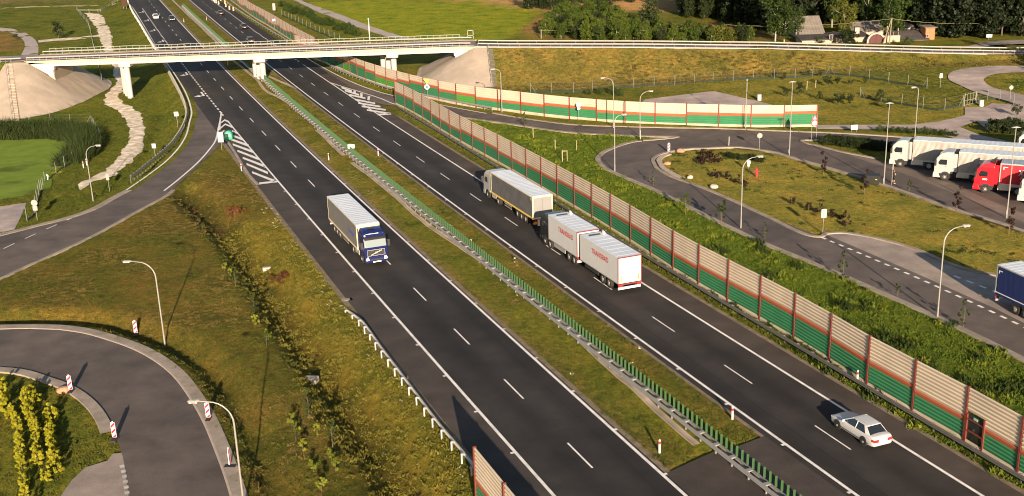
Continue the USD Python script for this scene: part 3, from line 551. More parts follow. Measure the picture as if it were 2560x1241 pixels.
def beamx(name, y0, y1, z0, z1, m, x0=-97.5, x1=-6.2, parent=bridge, n=30, rel=True):
    x = np.linspace(x0, x1, n); p = np.column_stack([x, 0 * x, zf(x) if rel else 0 * x])
    return MB().loft(p, [(-y0, z0), (-y1, z0), (-y1, z1), (-y0, z1)], closed=True).build(name, m, parent)
beamx('deck_slab', yN + .3, yF - .3, -.42, -.04, M_white)
beamx('fascia', yN, yN + .3, -.58, .06, M_mint, -96.6, -6.0); beamx('fascia', yF - .3, yF, -.58, .06, M_mint, -96.6, -6.0)
x0l, x1r = GY(112, 158, yN)[0], GY(1150, 128, yN)[0]
for y in (yN + .12, 234.6, 238.0, yF - .85): beamx('girder', y, y + .75, -1.12, -.42, M_white, x0l - 1.5, x1r + 1.0)
beamx('roadway', yN + 1.5, yF - 1.5, -.04, .015, M_deck, -97.5, -6.2)
beamx('walkway', yN + .3, yN + 1.5, -.04, .05, M_red_walk); beamx('walkway', yF - 1.5, yF - .3, -.04, .05, M_red_walk)
beamx('kerb', yN + 1.5, yN + 1.72, -.04, .12, M_gutter); beamx('kerb', yF - 1.72, yF - 1.5, -.04, .12, M_gutter)
# three bents of three columns with a cap block over each row
skew = [G(660, 204)[:2], G(650, 198)[:2], G(642, 192)[:2]]
d1, d2 = skew[1] - skew[0], skew[2] - skew[0]
heads = [(np.array(GP([(322, 249)], LOW)[0]), LOW - .5), (np.array(skew[0]), -.5), (np.array([GY(984, 150, 234.0)[0], 234.0]), -.5)]
for (bx, by), zb in heads:
    for o in (np.zeros(2), d1, d2):
        MB().cyl((bx + o[0], max(by, 232.6) + o[1] * .93, (4.35 + zb) / 2), .58, 4.35 - zb, n=24).build('column', M_white, bridge, smooth=40)
    MB().box((bx - 1.15, yN - .06, 4.32), (bx + 1.15, yF + .06, zf(bx) - .54)).build('cap', M_white, bridge)
# abutments: wing walls, front wall, bearing block
for tri, fx, sgn in (([(68, 157), (130, 161.5), (137.5, 195)], None, -1), ([(1188, 126), (1138.5, 127.7), (1138.6, 161.8)], None, 1)):
    q = np.array([GY(a, b, yN + .2) for a, b in tri]); poly = Polygon(q[:, [0, 2]] + [[0, 0], [0, .15], [0, 0]])
    T = frame((0, yN + .32, 0), (1, 0, 0), (0, 0, 1), (0, -1, 0))
    MB().prism(poly, 0, .32, T).build('wing_wall', M_white, bridge)
    MB().prism(poly, 0, .32, frame((0, yF, 0), (1, 0, 0), (0, 0, 1), (0, -1, 0))).build('wing_wall', M_white, bridge)
    xw = q[2, 0]
    MB().box((xw + .003 * sgn, yN + .32, q[2, 2] - 2), (xw + sgn * 1.2, yF - .32, 5.0)).build('abutment_wall', M_shot, bridge)
    MB().box((xw - sgn * .2, yN - .02, 4.25), (xw + sgn * 1.6, yN + .9, zf(xw) - .58)).build('bearing_block', M_white, bridge)
# railing on the far edge, guard rails on both
def rails(parent, x0, x1, y, h, sp, m, rel=zf, z0=.06, beams=((1.0, .09), (.55, .05)), name='railing', pr=.027):
    x = np.linspace(x0, x1, 40)
    for hh, t in beams:
        MB().loft(np.column_stack([x, 0 * x + y, rel(x)]), [(-t * .6, hh - t), (t * .6, hh - t), (t * .6, hh), (-t * .6, hh)], closed=True).build(name + '_rail', m, parent)
    for xx in np.arange(x0, x1, sp):
        z = float(rel(xx)); MB().box((xx - pr, y - pr, z + z0 - .1), (xx + pr, y + pr, z + h)).build(name + '_post', m, parent)
M_railp = mat('pale_green_railing', (.33, .34, .28), .6, .05, 2)
rails(bridge, -96, -9.5, yF - .15, 1.15, 1.35, M_railp, beams=((1.15, .07), (.65, .03)), z0=.0)
rails(bridge, -97, -7, yN + .55, .80, 1.35, M_galvw, beams=((.84, .22), (.30, .05)), name='guard', z0=.0)
rails(bridge, -97, -7, yF - 1.35, .8, 4.0, M_galvw, beams=((.80, .22),), name='guard', z0=.0)
MB().box((-28.6, yF + .05, 5.0), (-28.4, yF + .25, 11.2)).build('mast', M_white, bridge)
xm = GY(1176, 95, yF)[0]
sg = MB(); [sg.box((xm + a, yF + .1, 6.2), (xm + a + .12, yF + .22, 8.0)) for a in (-.65, .55)]; sg.box((xm - .65, yF + .1, 7.85), (xm + .67, yF + .22, 8.0)); sg.box((xm - .65, yF + .1, 6.8), (xm + .67, yF + .22, 6.92)); sg.build('end_frame', M_galvw, bridge)
# approach road on the bank to the right and to the left
ap = thing('approach_road', 'pale road on top of the grassy bank leading to the bridge', None, kind='structure')
beamx('roadway', yN + .9, yN + 4.6, -.14, .03, M_deck, -6.15, 230, ap, 60); beamx('roadway', yN + 1.4, yF - 1.4, -.14, .02, M_deck, -300, -97.55, ap, 30)
beamx('verge_kerb', yN - .05, yN + .25, -.4, .16, M_galvw, -6.15, 98, ap, 60)
flat(Polygon(GP([(2390, 123), (2440, 112), (2469, 105.7), (2520, 101.5), (2620, 100), (2620, 112), (2560, 111), (2487, 114), (2440, 121)], .5)), .6, 'side_road', M_deck, ap)
for y, lab, x0, x1 in ((yN + .35, 'galvanised guard rail along the near edge of the bank road right of the bridge', -5.5, 110), (yN + 4.9, 'galvanised guard rail along the far edge of the bank road behind the near rail', -5.5, 128), (yN + .35, 'short guard rail on the bank road at the far left of the bridge', -140, -98)):
    t = thing('guard_rail', lab, 'guard rail', group='guard rails of the bank road')
    rails(t, x0, x1, y, .75, 2.1 if y < yN + 1 else 4.0, M_galvw, beams=((.80, .22),), name='rail', z0=-.1)
# sprayed concrete cones under the bridge ends
def cone(x0, x1, ya, yb, apex, kx, run):
    th = np.linspace(0, 2 * math.pi, 60)
    if apex < -50: poly = Polygon(np.vstack([[x0, ya - run], [[apex + kx * run * math.sin(t), ya - run * math.cos(t)] for t in np.linspace(0, math.pi / 2, 16)], [[apex + kx * run * math.cos(t), yb + run * math.sin(t)] for t in np.linspace(0, math.pi / 2, 10)], [apex, yb], [apex + .4, yb - .5], [apex + .4, ya + .1], [apex, ya - .35], [x0, ya - .35]]))
    else: poly = Polygon(np.vstack([[x1 + 1.2, ya - run], [[apex - kx * run * math.sin(t), ya - run * math.cos(t)] for t in np.linspace(0, math.pi / 2, 16)], [[apex - kx * run * math.cos(t), yb + run * math.sin(t)] for t in np.linspace(0, math.pi / 2, 10)], [apex, yb], [apex - .4, yb - .5], [apex - .4, ya + .1], [apex, ya - .35], [x1, ya - .35]]))
    return MB().add(*drape(poly, .10, .8))
xsl = GY(27, 158, yN)[0]
tag(cone(xsl - 1.0, 0, yN, yF, -97.0, .57, 19.6).build('slope_paving', M_shot), 'beige concrete cone paving below the left bridge end', kind='structure')
tag(cone(0, -3.6, yN, yF, -6.0, .88, 14.2).build('slope_paving', M_shot), 'beige concrete cone paving below the right bridge end', kind='structure')
# maintenance stairs on the slopes
def stairs(xa, xb, y0, y1, n, lab, m, w=.6):
    t = thing('slope_stairs', lab, 'stairs', group=None)
    for k in range(n):
        f_ = (k + .5) / n; x, y = xa + (xb - xa) * f_, y0 + (y1 - y0) * f_; z = float(terrain(np.array([x]), np.array([y]))[0]) + .12; d = abs(y1 - y0) / n / 2
        MB().box((x - w, y - d + .012, z - .3), (x + w, y + d - .012, z + .06)).build('step', m, t)
    for sx in (-w - .15,):
        pts = [(xa + (xb - xa) * f_ + sx, y0 + (y1 - y0) * f_) for f_ in np.linspace(0, 1, 9)]; zz = zat(np.array(pts))
        MB().tube([(p[0], p[1], z + 1.15) for p, z in zip(pts, zz)], .04).build('handrail', M_galv, t)
        for p, z in zip(pts, zz): MB().tube([(p[0], p[1], z - .1), (p[0], p[1], z + 1.15)], .035).build('handrail_post', M_galv, t)
stairs(xsl, GT(4, 292)[0], yN - .6, 212.5, 40, 'pale concrete stairs with handrail down the left bank beside the cone', M_gutter)
stairs(-2.9, -2.2, yN - .6, 218.0, 30, 'dark narrow stairs down the right bank beside the cone paving', mat('dark_step', (.10, .09, .06), .9), .45)
# ---------------------------------------------------------------- noise barriers
M_cream = mat('cream_barrier_panel', (.54, .445, .335), .75, .06, 1.2, dirt=((.39, .31, .24), .6, .5))
M_cream_edge = mat('cream_panel_ridge', (.80, .70, .55), .6, .04, 1.2)
M_bgreen = mat('green_barrier_panel', (.030, .185, .075), .7, .10, 1.2, dirt=((.03, .13, .06), .6, .5))
M_bgreen2 = mat('light_green_barrier_panel', (.06, .25, .04), .7, .10, 1.2)
M_bred = mat('red_barrier_panel', (.36, .088, .036), .7, .08, 1.2)
M_bpost = mat('rust_red_steel', (.16, .034, .022), .6, .12, 3)
M_plinth = mat('plinth_concrete', (.46, .38, .28), .9, .12, 1.5, dirt=((.28, .24, .16), .7, .6))
def plank(a, b, z0, z1, nrm, t=.10):
    """One louvred panel from a to b: a proud ridge runs along its upper edge."""
    h = z1 - z0; g = .012
    prof = [(-t / 2, z0 + g), (t / 2 - .05, z0 + g), (t / 2 - .05, z0 + h * .05), (t / 2 + .015, z0 + h * .74), (t / 2 + .015, z0 + h * .78), (t / 2 - .05, z1 - g), (-t / 2, z1 - g)]
    mb = MB(); P = np.zeros((2, len(prof), 3))
    for i, q in enumerate((a, b)):
        for j, (o, z) in enumerate(prof): P[i, j] = (q[0] + nrm[0] * o, q[1] + nrm[1] * o, q[2] + z)
    n = len(prof); f = [[j, (j + 1) % n, n + (j + 1) % n] for j in range(n)] + [[j, n + (j + 1) % n, n + j] for j in range(n)] + [[0, j + 1, j] for j in range(1, n - 1)] + [[n, n + j, n + j + 1] for j in range(1, n - 1)]
    return mb.add(P.reshape(-1, 3), np.array(f))
def noise_barrier(pts, side, total, label, greens, rows=13, door=None, coarse=False, light=(), last_post=True):
    t = thing('noise_barrier', label, 'noise barrier')
    PL = .38
    for k, (a, b) in enumerate(zip(pts[:-1], pts[1:])):
        H = total(k); d = (b - a)[:2]; L_ = np.linalg.norm(d); u = d / L_; nr = side * np.array([u[1], -u[0]]); e = np.array([u[0], u[1], 0]) * .09
        a2, b2 = a + e, b - e; ph = (H - PL) / (rows + .35); g = greens[k % len(greens)]
        for q in ([a, b] if (k == len(pts) - 2 and last_post) else [a]):
            T = frame((q[0], q[1], q[2]), (u[0], u[1], 0), (nr[0], nr[1], 0), (0, 0, 1)); mb = MB()
            mb.box((-.085, -.10, -.3), (.085, -.085, H + .05), T); mb.box((-.085, .085, -.3), (.085, .115, H + .05), T); mb.box((-.02, -.085, -.3), (.02, .085, H + .05), T); mb.build('post', M_bpost, t)
        MB().add(plank(a2, b2, -.3, PL, nr, .16).arr()[0], plank(a2, b2, -.3, PL, nr, .16).arr()[1]).build('plinth', M_plinth, t)
        if coarse:
            for nm, r0, r1, m in (('green_panel', 0, g, M_bgreen), ('red_panel', g, g + 1, M_bred), ('cream_panel', g + 1, rows, M_cream)):
                mb = MB()
                for r in range(r0, r1): mb.add(*plank(a2, b2, PL + r * ph, PL + (r + 1) * ph, nr).arr())
                mb.build(nm, m, t)
            continue
        for r in range(rows):
            z0, z1 = PL + (r + .35 * (r > g)) * ph, PL + (r + 1 + .35 * (r >= g)) * ph; aa = a2
            if door is not None and k == door and z0 < 2.25: aa = a2 + np.array([u[0], u[1], 0]) * 1.75
            nm, m = ('green_plank', M_bgreen2 if k in light else M_bgreen) if r < g else ('red_plank', M_bred) if r == g else ('cream_plank', M_cream)
            plank(aa, b2, z0, z1, nr).build(nm, m, t)
        if door is not None and k == door:
            T = frame((a2[0], a2[1], a2[2]), (u[0], u[1], 0), (nr[0], nr[1], 0), (0, 0, 1))
            fr = MB()
            for x0, x1, z0, z1 in ((.0, .12, .05, 2.3), (1.62, 1.75, .05, 2.5), (.12, 1.62, 1.05, 1.13), (.12, 1.62, .05, .13), (.12, 1.62, 1.92, 1.98)): fr.box((x0, -.08, z0), (x1, .12, z1), T)
            dr = fr.build('door_frame', M_bpost, t)
            for z0, z1 in ((.14, 1.04), (1.14, 1.91)): MB().box((.13, -.01, z0), (1.61, .03, z1), T).build('door_pane', glassmat('dark_door_glass', (.02, .022, .02)) if not stage.GetPrimAtPath(L + 'dark_door_glass') else L + 'dark_door_glass', dr)
            MB().box((.05, -.05, 1.99), (1.7, .02, 2.3), T).build('door_lintel', M_dark, dr)
            MB().box((.65, .03, 2.06), (1.05, .05, 2.24), T).build('exit_sign', mat('exit_sign_green', (.25, .5, .35), .5), dr)
    return t
def bays(path, L_=5.0):
    d = np.concatenate([[0], np.cumsum(np.linalg.norm(np.diff(path, axis=0), axis=1))]); n = int(round(d[-1] / L_)); u = np.linspace(0, d[-1], n + 1)
    return np.stack([np.interp(u, d, path[:, k]) for k in range(3)], 1)
# the long one along the right carriageway; survey runs from the far end towards the camera
nb = [(990, 262), (1037, 286), (1130, 344), (1300, 440), (1578, 607), (1689, 680), (1752, 718), (1821, 757), (1898, 800), (1986, 851), (2072, 904), (2170, 968), (2282, 1033), (2413, 1108), (2545, 1188)]
pn = c3(lerp_path(GP(nb), .5)); e = pn[-1] - pn[-8]; e /= np.linalg.norm(e)
a0 = G(2413, 1108); i = int(np.argmin(np.linalg.norm(pn - a0, axis=1)))
main = np.vstack([pn[0][None], bays(pn[:i + 1])[1:]]); main = np.vstack([main, [main[-1] + e * 5 * k for k in (1, 2, 3, 4)]])
nbays = len(main) - 1
pat = [6, 6, 5, 5, 4, 4, 4, 5, 5, 5, 4, 4, 5, 5, 6, 6, 5, 5, 5, 4, 4, 5, 5]
noise_barrier(main, -1 if 0 else 1, lambda k: 4.2, 'long cream, red and green noise barrier beside the right carriageway', pat, door=nbays - 4)
# the upper one behind the slip road
ub = [(740, 130), (790, 150), (862, 178), (898, 195), (970, 219), (1032, 237), (1104, 254), (1184, 268), (1282, 280), (1385, 292.7), (1509, 304), (1642, 312), (1783, 316), (1896, 318.5), (2041, 317)]
up = bays(c3(lerp_path(GP(ub), .5)))
noise_barrier(up, 1, lambda k: np.interp(k, [0, len(up) * .45, len(up)], [4.1, 3.75, 3.4]), 'bright noise barrier facing the camera behind the slip road, ending by the round sign', [4, 4, 3, 3, 3, 4, 4, 4, 5, 5, 4, 3, 3, 4, 5, 5, 4, 4, 3, 3, 3], rows=9, light=(7, 11, 12, 17))
fb = [(478, -60), (540, -22), (574, 0), (629, 40.6), (680, 71), (727.5, 101.6), (790, 138)]
fbp = bays(c3(lerp_path(GP(fb), .5)))
noise_barrier(fbp, 1, lambda k: 4.2, 'distant noise barrier on the right of the motorway beyond the bridge', [3, 3, 4, 5, 5, 4, 4, 3, 2, 2, 3, 4], coarse=True, rows=11)
# the one starting at the bottom edge, on the left verge
b0 = G(1183, 1115, 4.2); b0[2] = 0; s0, o0 = sd(b0)
lb = np.array([at(s0 - 5 * k, o0) for k in range(0, 6)])
noise_barrier(lb, 1, lambda k: 4.2, 'short end of a noise barrier at the bottom edge left of the motorway', [4, 4, 5, 5, 4])
# ---------------------------------------------------------------- guard rails
WB = [(-.04, .44), (.0, .47), (.045, .51), (.0, .57), (.0, .60), (.045, .66), (.0, .72), (-.10, .75), (-.10, .72), (-.02, .70), (.02, .66), (-.025, .60), (-.025, .57), (.02, .51), (-.055, .45)]
def guard_rail(path, face, label, sp=2.0, m=M_galv, spacer=True, double=False, group=None, cap=300):
    t = thing('guard_rail', label, 'guard rail', group=group)
    d = np.concatenate([[0], np.cumsum(np.linalg.norm(np.diff(path[:, :2], axis=0), axis=1))])
    MB().loft(path, [(face * a, z) for a, z in WB], closed=True).build('beam', m, t)
    back = off_path(path, -face * (.62 if double else .30))
    if double: MB().loft(np.column_stack([back, path[:, 2]]), [(-face * a, z) for a, z in WB], closed=True).build('beam', m, t)
    for s_ in np.arange(.3, d[-1], sp):
        q = np.array([np.interp(s_, d, path[:, k]) for k in range(3)]); b = np.array([np.interp(s_, d, back[:, k]) for k in range(2)]); u = (b - q[:2]); w = np.linalg.norm(u); u /= w
        T = frame((q[0], q[1], q[2]), (u[0], u[1], 0), (-u[1], u[0], 0), (0, 0, 1)); x = w / 2 if double else w
        MB().box((x - .06, -.05, -.4), (x + .04, .05, .70), T).build('post', m, t)
        if spacer: MB().hull([(.05, -.16, .74), (w - .03, -.03 if not double else -.16, .74), (.05, .16, .74), (w - .03, .03 if not double else .16, .74), (.05, -.14, .56), (w - .03, -.03, .60), (.05, .14, .56), (w - .03, .03, .60)], T=T).build('spacer', M_galvw, t)
    return t
M_rail_dark = mat('dull_guard_steel', (.13, .118, .105), .5, .15, 3, metal=.4)
sg_ = np.arange(30, 186, 1.0)
off_r = np.interp(sg_, [30, 52, 90, 160, 190], [15.05, 15.15, 15.45, 16.1, 16.2])
guard_rail(at(sg_, off_r), -1, 'long guard rail in front of the noise barrier beside the right carriageway', m=M_rail_dark)
gl_ = smoothpx([(868, 778), (905, 815), (955, 885), (1000, 945), (1050, 1012), (1105, 1085), (1160, 1150), (1215, 1222), (1290, 1315)], 1.0); M_galv2 = mat('bright_guard_steel', (.48, .46, .44), .55, .1, 3, metal=.1)
gl_ = c3(gl_); gl_[:, 2] = np.interp(np.arange(len(gl_)), [0, 5], [-.5, 0])
guard_rail(gl_, -1, 'guard rail rising from the grass at the lower left edge of the motorway', sp=2.0, m=M_galv2)
guard_rail(c3(smoothpx([(418, 172), (437, 205), (455, 240), (466, 268), (469, 295), (462, 318), (447, 345), (425, 373), (390, 404), (350, 437), (330, 452)], 1.0)), -1, 'curved guard rail along the outside of the left exit ramp', sp=1.3, m=M_rail_dark)
guard_rail(c3(smoothpx([(315, -20), (330, 25), (350, 58), (372, 95), (400, 140), (420, 175)], 1.0)), -1, 'guard rail on the left bank of the motorway beyond the bridge', sp=2.0)
guard_rail(c3(smoothpx([(815, 163), (845, 181), (900, 203), (985, 231), (1060, 245), (1140, 262), (1230, 279)], 1.0)), 1, 'guard rail between the slip road and the upper noise barrier', sp=2.0)
guard_rail(c3(smoothpx([(560, 5), (610, 40), (660, 72), (720, 108)], 1.0)), 1, 'distant guard rail in front of the far noise barrier beyond the bridge', sp=4.0)
# median rail with anti-glare fins
sm = np.arange(28, 400, 1.0); offm = np.interp(sm, [28, 105, 150, 200, 262], [-.30, -.38, -.55, -.4, -.2])
med = guard_rail(at(sm, offm), -1, 'double guard rail along the grass median carrying green anti glare fins', double=True, sp=2.0)
M_fin = mat('green_fin', (.014, .062, .010), .55, .10, 2)
finv, finf = MB().hull([(x, y, z) for x, y in ((-.015, -.085), (.015, -.085), (-.015, .085), (.015, .085)) for z in (.0, .74)] + [(x, y, .80) for x, y in ((-.012, -.05), (.012, -.05), (-.012, .05), (.012, .05))]).arr()
rest = MB(); k = 0
for s_ in np.arange(33, 399, .64):
    o = float(np.interp(s_, sm, offm)) + .62; q = at(s_, o); th = float(np.interp(s_, S, TH))
    T = rotz(-th + .45, (q[0], q[1], .72)) if 0 else rotz(-th + 1.15, (q[0], q[1], .72))
    if k < 290: MB().add(finv, finf, T).build('fin', M_fin, med)
    else: rest.add(finv, finf, T)
    k += 1
tag(rest.build('far_fins', M_fin, med), kind='stuff')
# ---------------------------------------------------------------- vehicles
M_tyre = mat('tyre', (.018, .016, .015), .85, .15, 4, obj=True)
M_rim = mat('wheel_rim', (.42, .38, .33), .5, .15, 4, metal=.3, obj=True)
M_chass = mat('chassis_black', (.025, .023, .022), .7, .2, 2, obj=True)
M_glass = glassmat('vehicle_glass', (.015, .018, .022))
M_screen = glassmat('windscreen_glass', (.20, .24, .24), .6)
M_lamp = usdkit.material(stage, L + 'headlamp', {'p': ('principled_bsdf', {'base_color': (.85, .83, .78), 'roughness': .15, 'coat_weight': .6})}, [], surface='p.BSDF')
M_tail = mat('tail_lamp', (.34, .025, .02), .3, .1, 3, obj=True)
M_taild = mat('dark_tail_lamp', (.16, .012, .012), .3, .1, 3, obj=True)
M_orange = mat('orange_marker', (.80, .26, .02), .5, .1, 3, obj=True)
M_plate = mat('number_plate', (.80, .78, .72), .6, .03, 3, obj=True)
def paint(name, col, rough=.28, coat=.5): return mat(name, col, rough, .05, .8, coat=coat, obj=True)
M_blue = paint('blue_cab_paint', (.006, .012, .080)); M_wcab = paint('white_cab_paint', (.38, .37, .355)); M_black = paint('black_cab_paint', (.012, .012, .014)); M_redp = paint('red_cab_paint', (.62, .012, .022))
M_greycur = mat('grey_curtain', (.115, .11, .107), .7, .12, .7, obj=True, dirt=((.055, .054, .053), .8, .5)); M_beigecur = mat('beige_grey_curtain', (.165, .152, .14), .7, .08, .6, obj=True)
M_whitecur = mat('white_tarpaulin', (.34, .312, .28), .75, .08, .8, obj=True, dirt=((.28, .25, .215), .7, .6)); M_whitebox = mat('white_box_body', (.54, .53, .52), .5, .05, .7, obj=True)
M_redcur = mat('red_tarpaulin', (.60, .015, .024), .6, .06, .8, obj=True); M_bluecur = mat('navy_tarpaulin', (.010, .022, .105), .6, .08, .8, obj=True)
M_roof = mat('pale_trailer_roof', (.60, .64, .70), .55, .06, .9, obj=True, dirt=((.52, .55, .60), .6, .5)); M_cframe = mat('cream_trailer_frame', (.66, .55, .34), .55, .06, 1, obj=True); M_alu = mat('aluminium_trim', (.55, .53, .49), .4, .08, 1, metal=.5, obj=True)
M_redtrim = mat('red_trim', (.20, .03, .03), .5, .1, 1, obj=True); M_yel = mat('yellow_marking', (.75, .52, .10), .5, .06, 1, obj=True); M_letter = mat('red_letter', (.42, .03, .05), .6, .05, 2, obj=True); M_lw = mat('white_letter', (.82, .80, .78), .6, .03, 2, obj=True); M_lb = mat('blue_letter', (.03, .06, .30), .6, .05, 2, obj=True); M_ld = mat('dark_letter', (.03, .03, .035), .6, .05, 2, obj=True)

def wheel(t, x, y, r=.5, w=.30, side=1, dual=False):
    mb = MB(); prof = [(-w / 2, r * .62), (-w / 2, r * .94), (-w / 2 + .04, r), (w / 2 - .04, r), (w / 2, r * .94), (w / 2, r * .62)]
    n = 22; th = np.arange(n) * 2 * math.pi / n; v = np.array([[x + rr * math.cos(a), y + yy, r + rr * math.sin(a)] for a in th for yy, rr in prof]); k = len(prof)
    f = [[i * k + j, ((i + 1) % n) * k + j, ((i + 1) % n) * k + j + 1, i * k + j + 1] for i in range(n) for j in range(k - 1)]
    w_ = mb.add(v, np.array(f)).build('wheel', M_tyre, t, smooth=40)
    o = y + side * (w / 2 - .07); rm = MB().cyl((x, o, r), r * .63, .05, 'y', 20).cyl((x, o + side * .04, r), r * .26, .09, 'y', 12)
    for a in range(8): rm.cyl((x + r * .42 * math.cos(a * .785), o + side * .03, r + r * .42 * math.sin(a * .785)), .035, .03, 'y', 6)
    rm.build('rim', M_rim, w_)
def cab(t, m, roofz=3.72, dark_low=False, vis=True, spoiler=True, screen=None):
    r = .07; W = 1.23 - r
    c = MB().hull([(x, y, z) for x, z in ((-.10, .98), (-.09, 2.02), (-.36, 2.92), (-.62, 3.12), (-2.22, 3.12), (-2.22, .98)) for y in (-W, W)], r).build('cab', m, t, smooth=35)
    MB().hull([(x, y, z) for x, z, w in ((-.52, 3.10, W - .02), (-.95, 3.46, W - .12), (-1.5, roofz - .08, W - .16), (-2.2, roofz - .08, W - .14), (-2.2, 3.10, W)) for y in (-w, w)], .06).build('roof_fairing', m, t, smooth=35)
    MB().hull([(x, y, z) for x, z in ((.02, .42), (.0, .98), (-.5, .98), (-.75, .42)) for y in (-W - .01, W + .01)], .06).build('bumper', M_chass if dark_low else m, t, smooth=35)
    MB().box((-2.28, -1.2, .75), (-.7, 1.2, .98)).build('sill', M_chass, t)
    # windscreen on the sloping front, and its frame
    T = frame((-.020, 0, 2.02), (0, 1, 0), (-.287, 0, .958), (.958, 0, .287))
    MB().prism(shapely.box(-1.12, .02, 1.12, .93).buffer(-.08).buffer(.08), 0, .035, T).build('windscreen', screen or M_screen, c)
    if vis: MB().hull([(-.18, -1.14, 2.98), (-.18, 1.14, 2.98), (-.02, -1.10, 2.86), (-.02, 1.10, 2.86), (-.36, -1.14, 3.06), (-.36, 1.14, 3.06)], .02).build('sun_visor', M_chass, c)
    for s in (-1, 1):
        P = Polygon([(-.62, 2.05), (-1.52, 2.05), (-1.52, 2.72), (-.72, 2.72), (-.48, 2.3)]); TT = frame((0, s * 1.225, 0), (1, 0, 0), (0, 0, 1), (0, -1, 0))
        MB().prism(P.buffer(-.05).buffer(.05), -.012, .012, TT).build('side_window', M_glass, c)
        MB().box((-1.5, s * 1.23, 1.86), (-1.3, s * 1.25, 1.91)).build('door_handle', M_chass, c)
        MB().hull([(x, y, z) for x in (-.12, -.28) for y in (s * 1.34, s * 1.56) for z in (1.95, 2.62)], .03).build('mirror', M_chass, c)
        MB().box((-.26, s * 1.2, 2.55), (-.16, s * 1.36, 2.60)).build('mirror_arm', M_chass, c)
        MB().hull([(x, s * y, z) for x, y, z in ((.075, .82, .66), (.075, 1.1, .66), (.06, .88, .98), (.02, 1.16, 1.0), (.0, 1.22, .68))], .02).build('headlight', M_lamp, t)
        if spoiler: MB().box((-2.75, s * 1.18, 1.2), (-2.28, s * 1.22, roofz - .15)).build('side_deflector', m, t)
    g = MB().box((-.025, -.92, 1.14), (.0, .92, 1.72)); [g.box((-.0, -.90, 1.16 + .11 * k), (.018, .90, 1.21 + .11 * k)) for k in range(5)]
    MB().box((-.03, -.95, 1.10), (-.012, .95, 1.76)).build('grille_frame', M_alu, c); gr = g.build('grille', M_chass, c)
    MB().box((.07, -.45, .40), (.095, .45, .52)).build('number_plate', M_plate, t)
    MB().box((.06, -.72, .62), (.085, .72, .80)).build('air_intake', M_chass, t)
    for s in (-1, 1): MB().cyl((-1.4, s * 1.187, .60), .60, .10, 'y', 22).build('wheel_arch', M_chass, t)
    for z in (.55,): [MB().box((-2.2, s * 1.12, .45), (-1.95, s * 1.24, .95)).build('step', M_chass, t) for s in (-1, 1)]
    return c
def chassis(t, x0, x1, tanks=True):
    MB().box((x0, -.45, .72), (x1, .45, 1.0)).box((x1, -1.0, .80), (x1 + .35, 1.0, .98)).build('chassis', M_chass, t)
    if tanks:
        for s in (-1, 1):
            for k in range(3): MB().hull([(x, s * y, z) for x in (-2.75 - .52 * k, -3.2 - .52 * k) for y in (.72, 1.13) for z in (.52, .98)], .04).build('fuel_tank', M_alu, t, smooth=30)
def curtain(x0, x1, y, z0, z1, sag=0.0, seed=0, fold=.012):
    n, k = int(abs(x1 - x0) / .16), 9; X, Z = np.meshgrid(np.linspace(x0, x1, n), np.linspace(z0, z1, k)); v = np.sign(y)
    w = meshkit.noise(np.stack([X * 1.3, Z * .6 + X * .35, 0 * X + seed], -1), 3) - .5; w2 = np.sin(X * 9 + 3 * w + Z * sag * 2.2) * .5
    edge = np.minimum(1, (Z - z0) / .3) * np.minimum(1, (z1 - Z) / .25)
    Y = y + v * (edge * (w * .10 * sag + w2 * (fold + .055 * sag)))
    i = np.arange(n * k).reshape(k, n); f = np.stack([i[:-1, :-1], i[:-1, 1:], i[1:, 1:], i[1:, :-1]], -1).reshape(-1, 4)
    return MB().add(np.stack([X, Y, Z], -1).reshape(-1, 3), f)
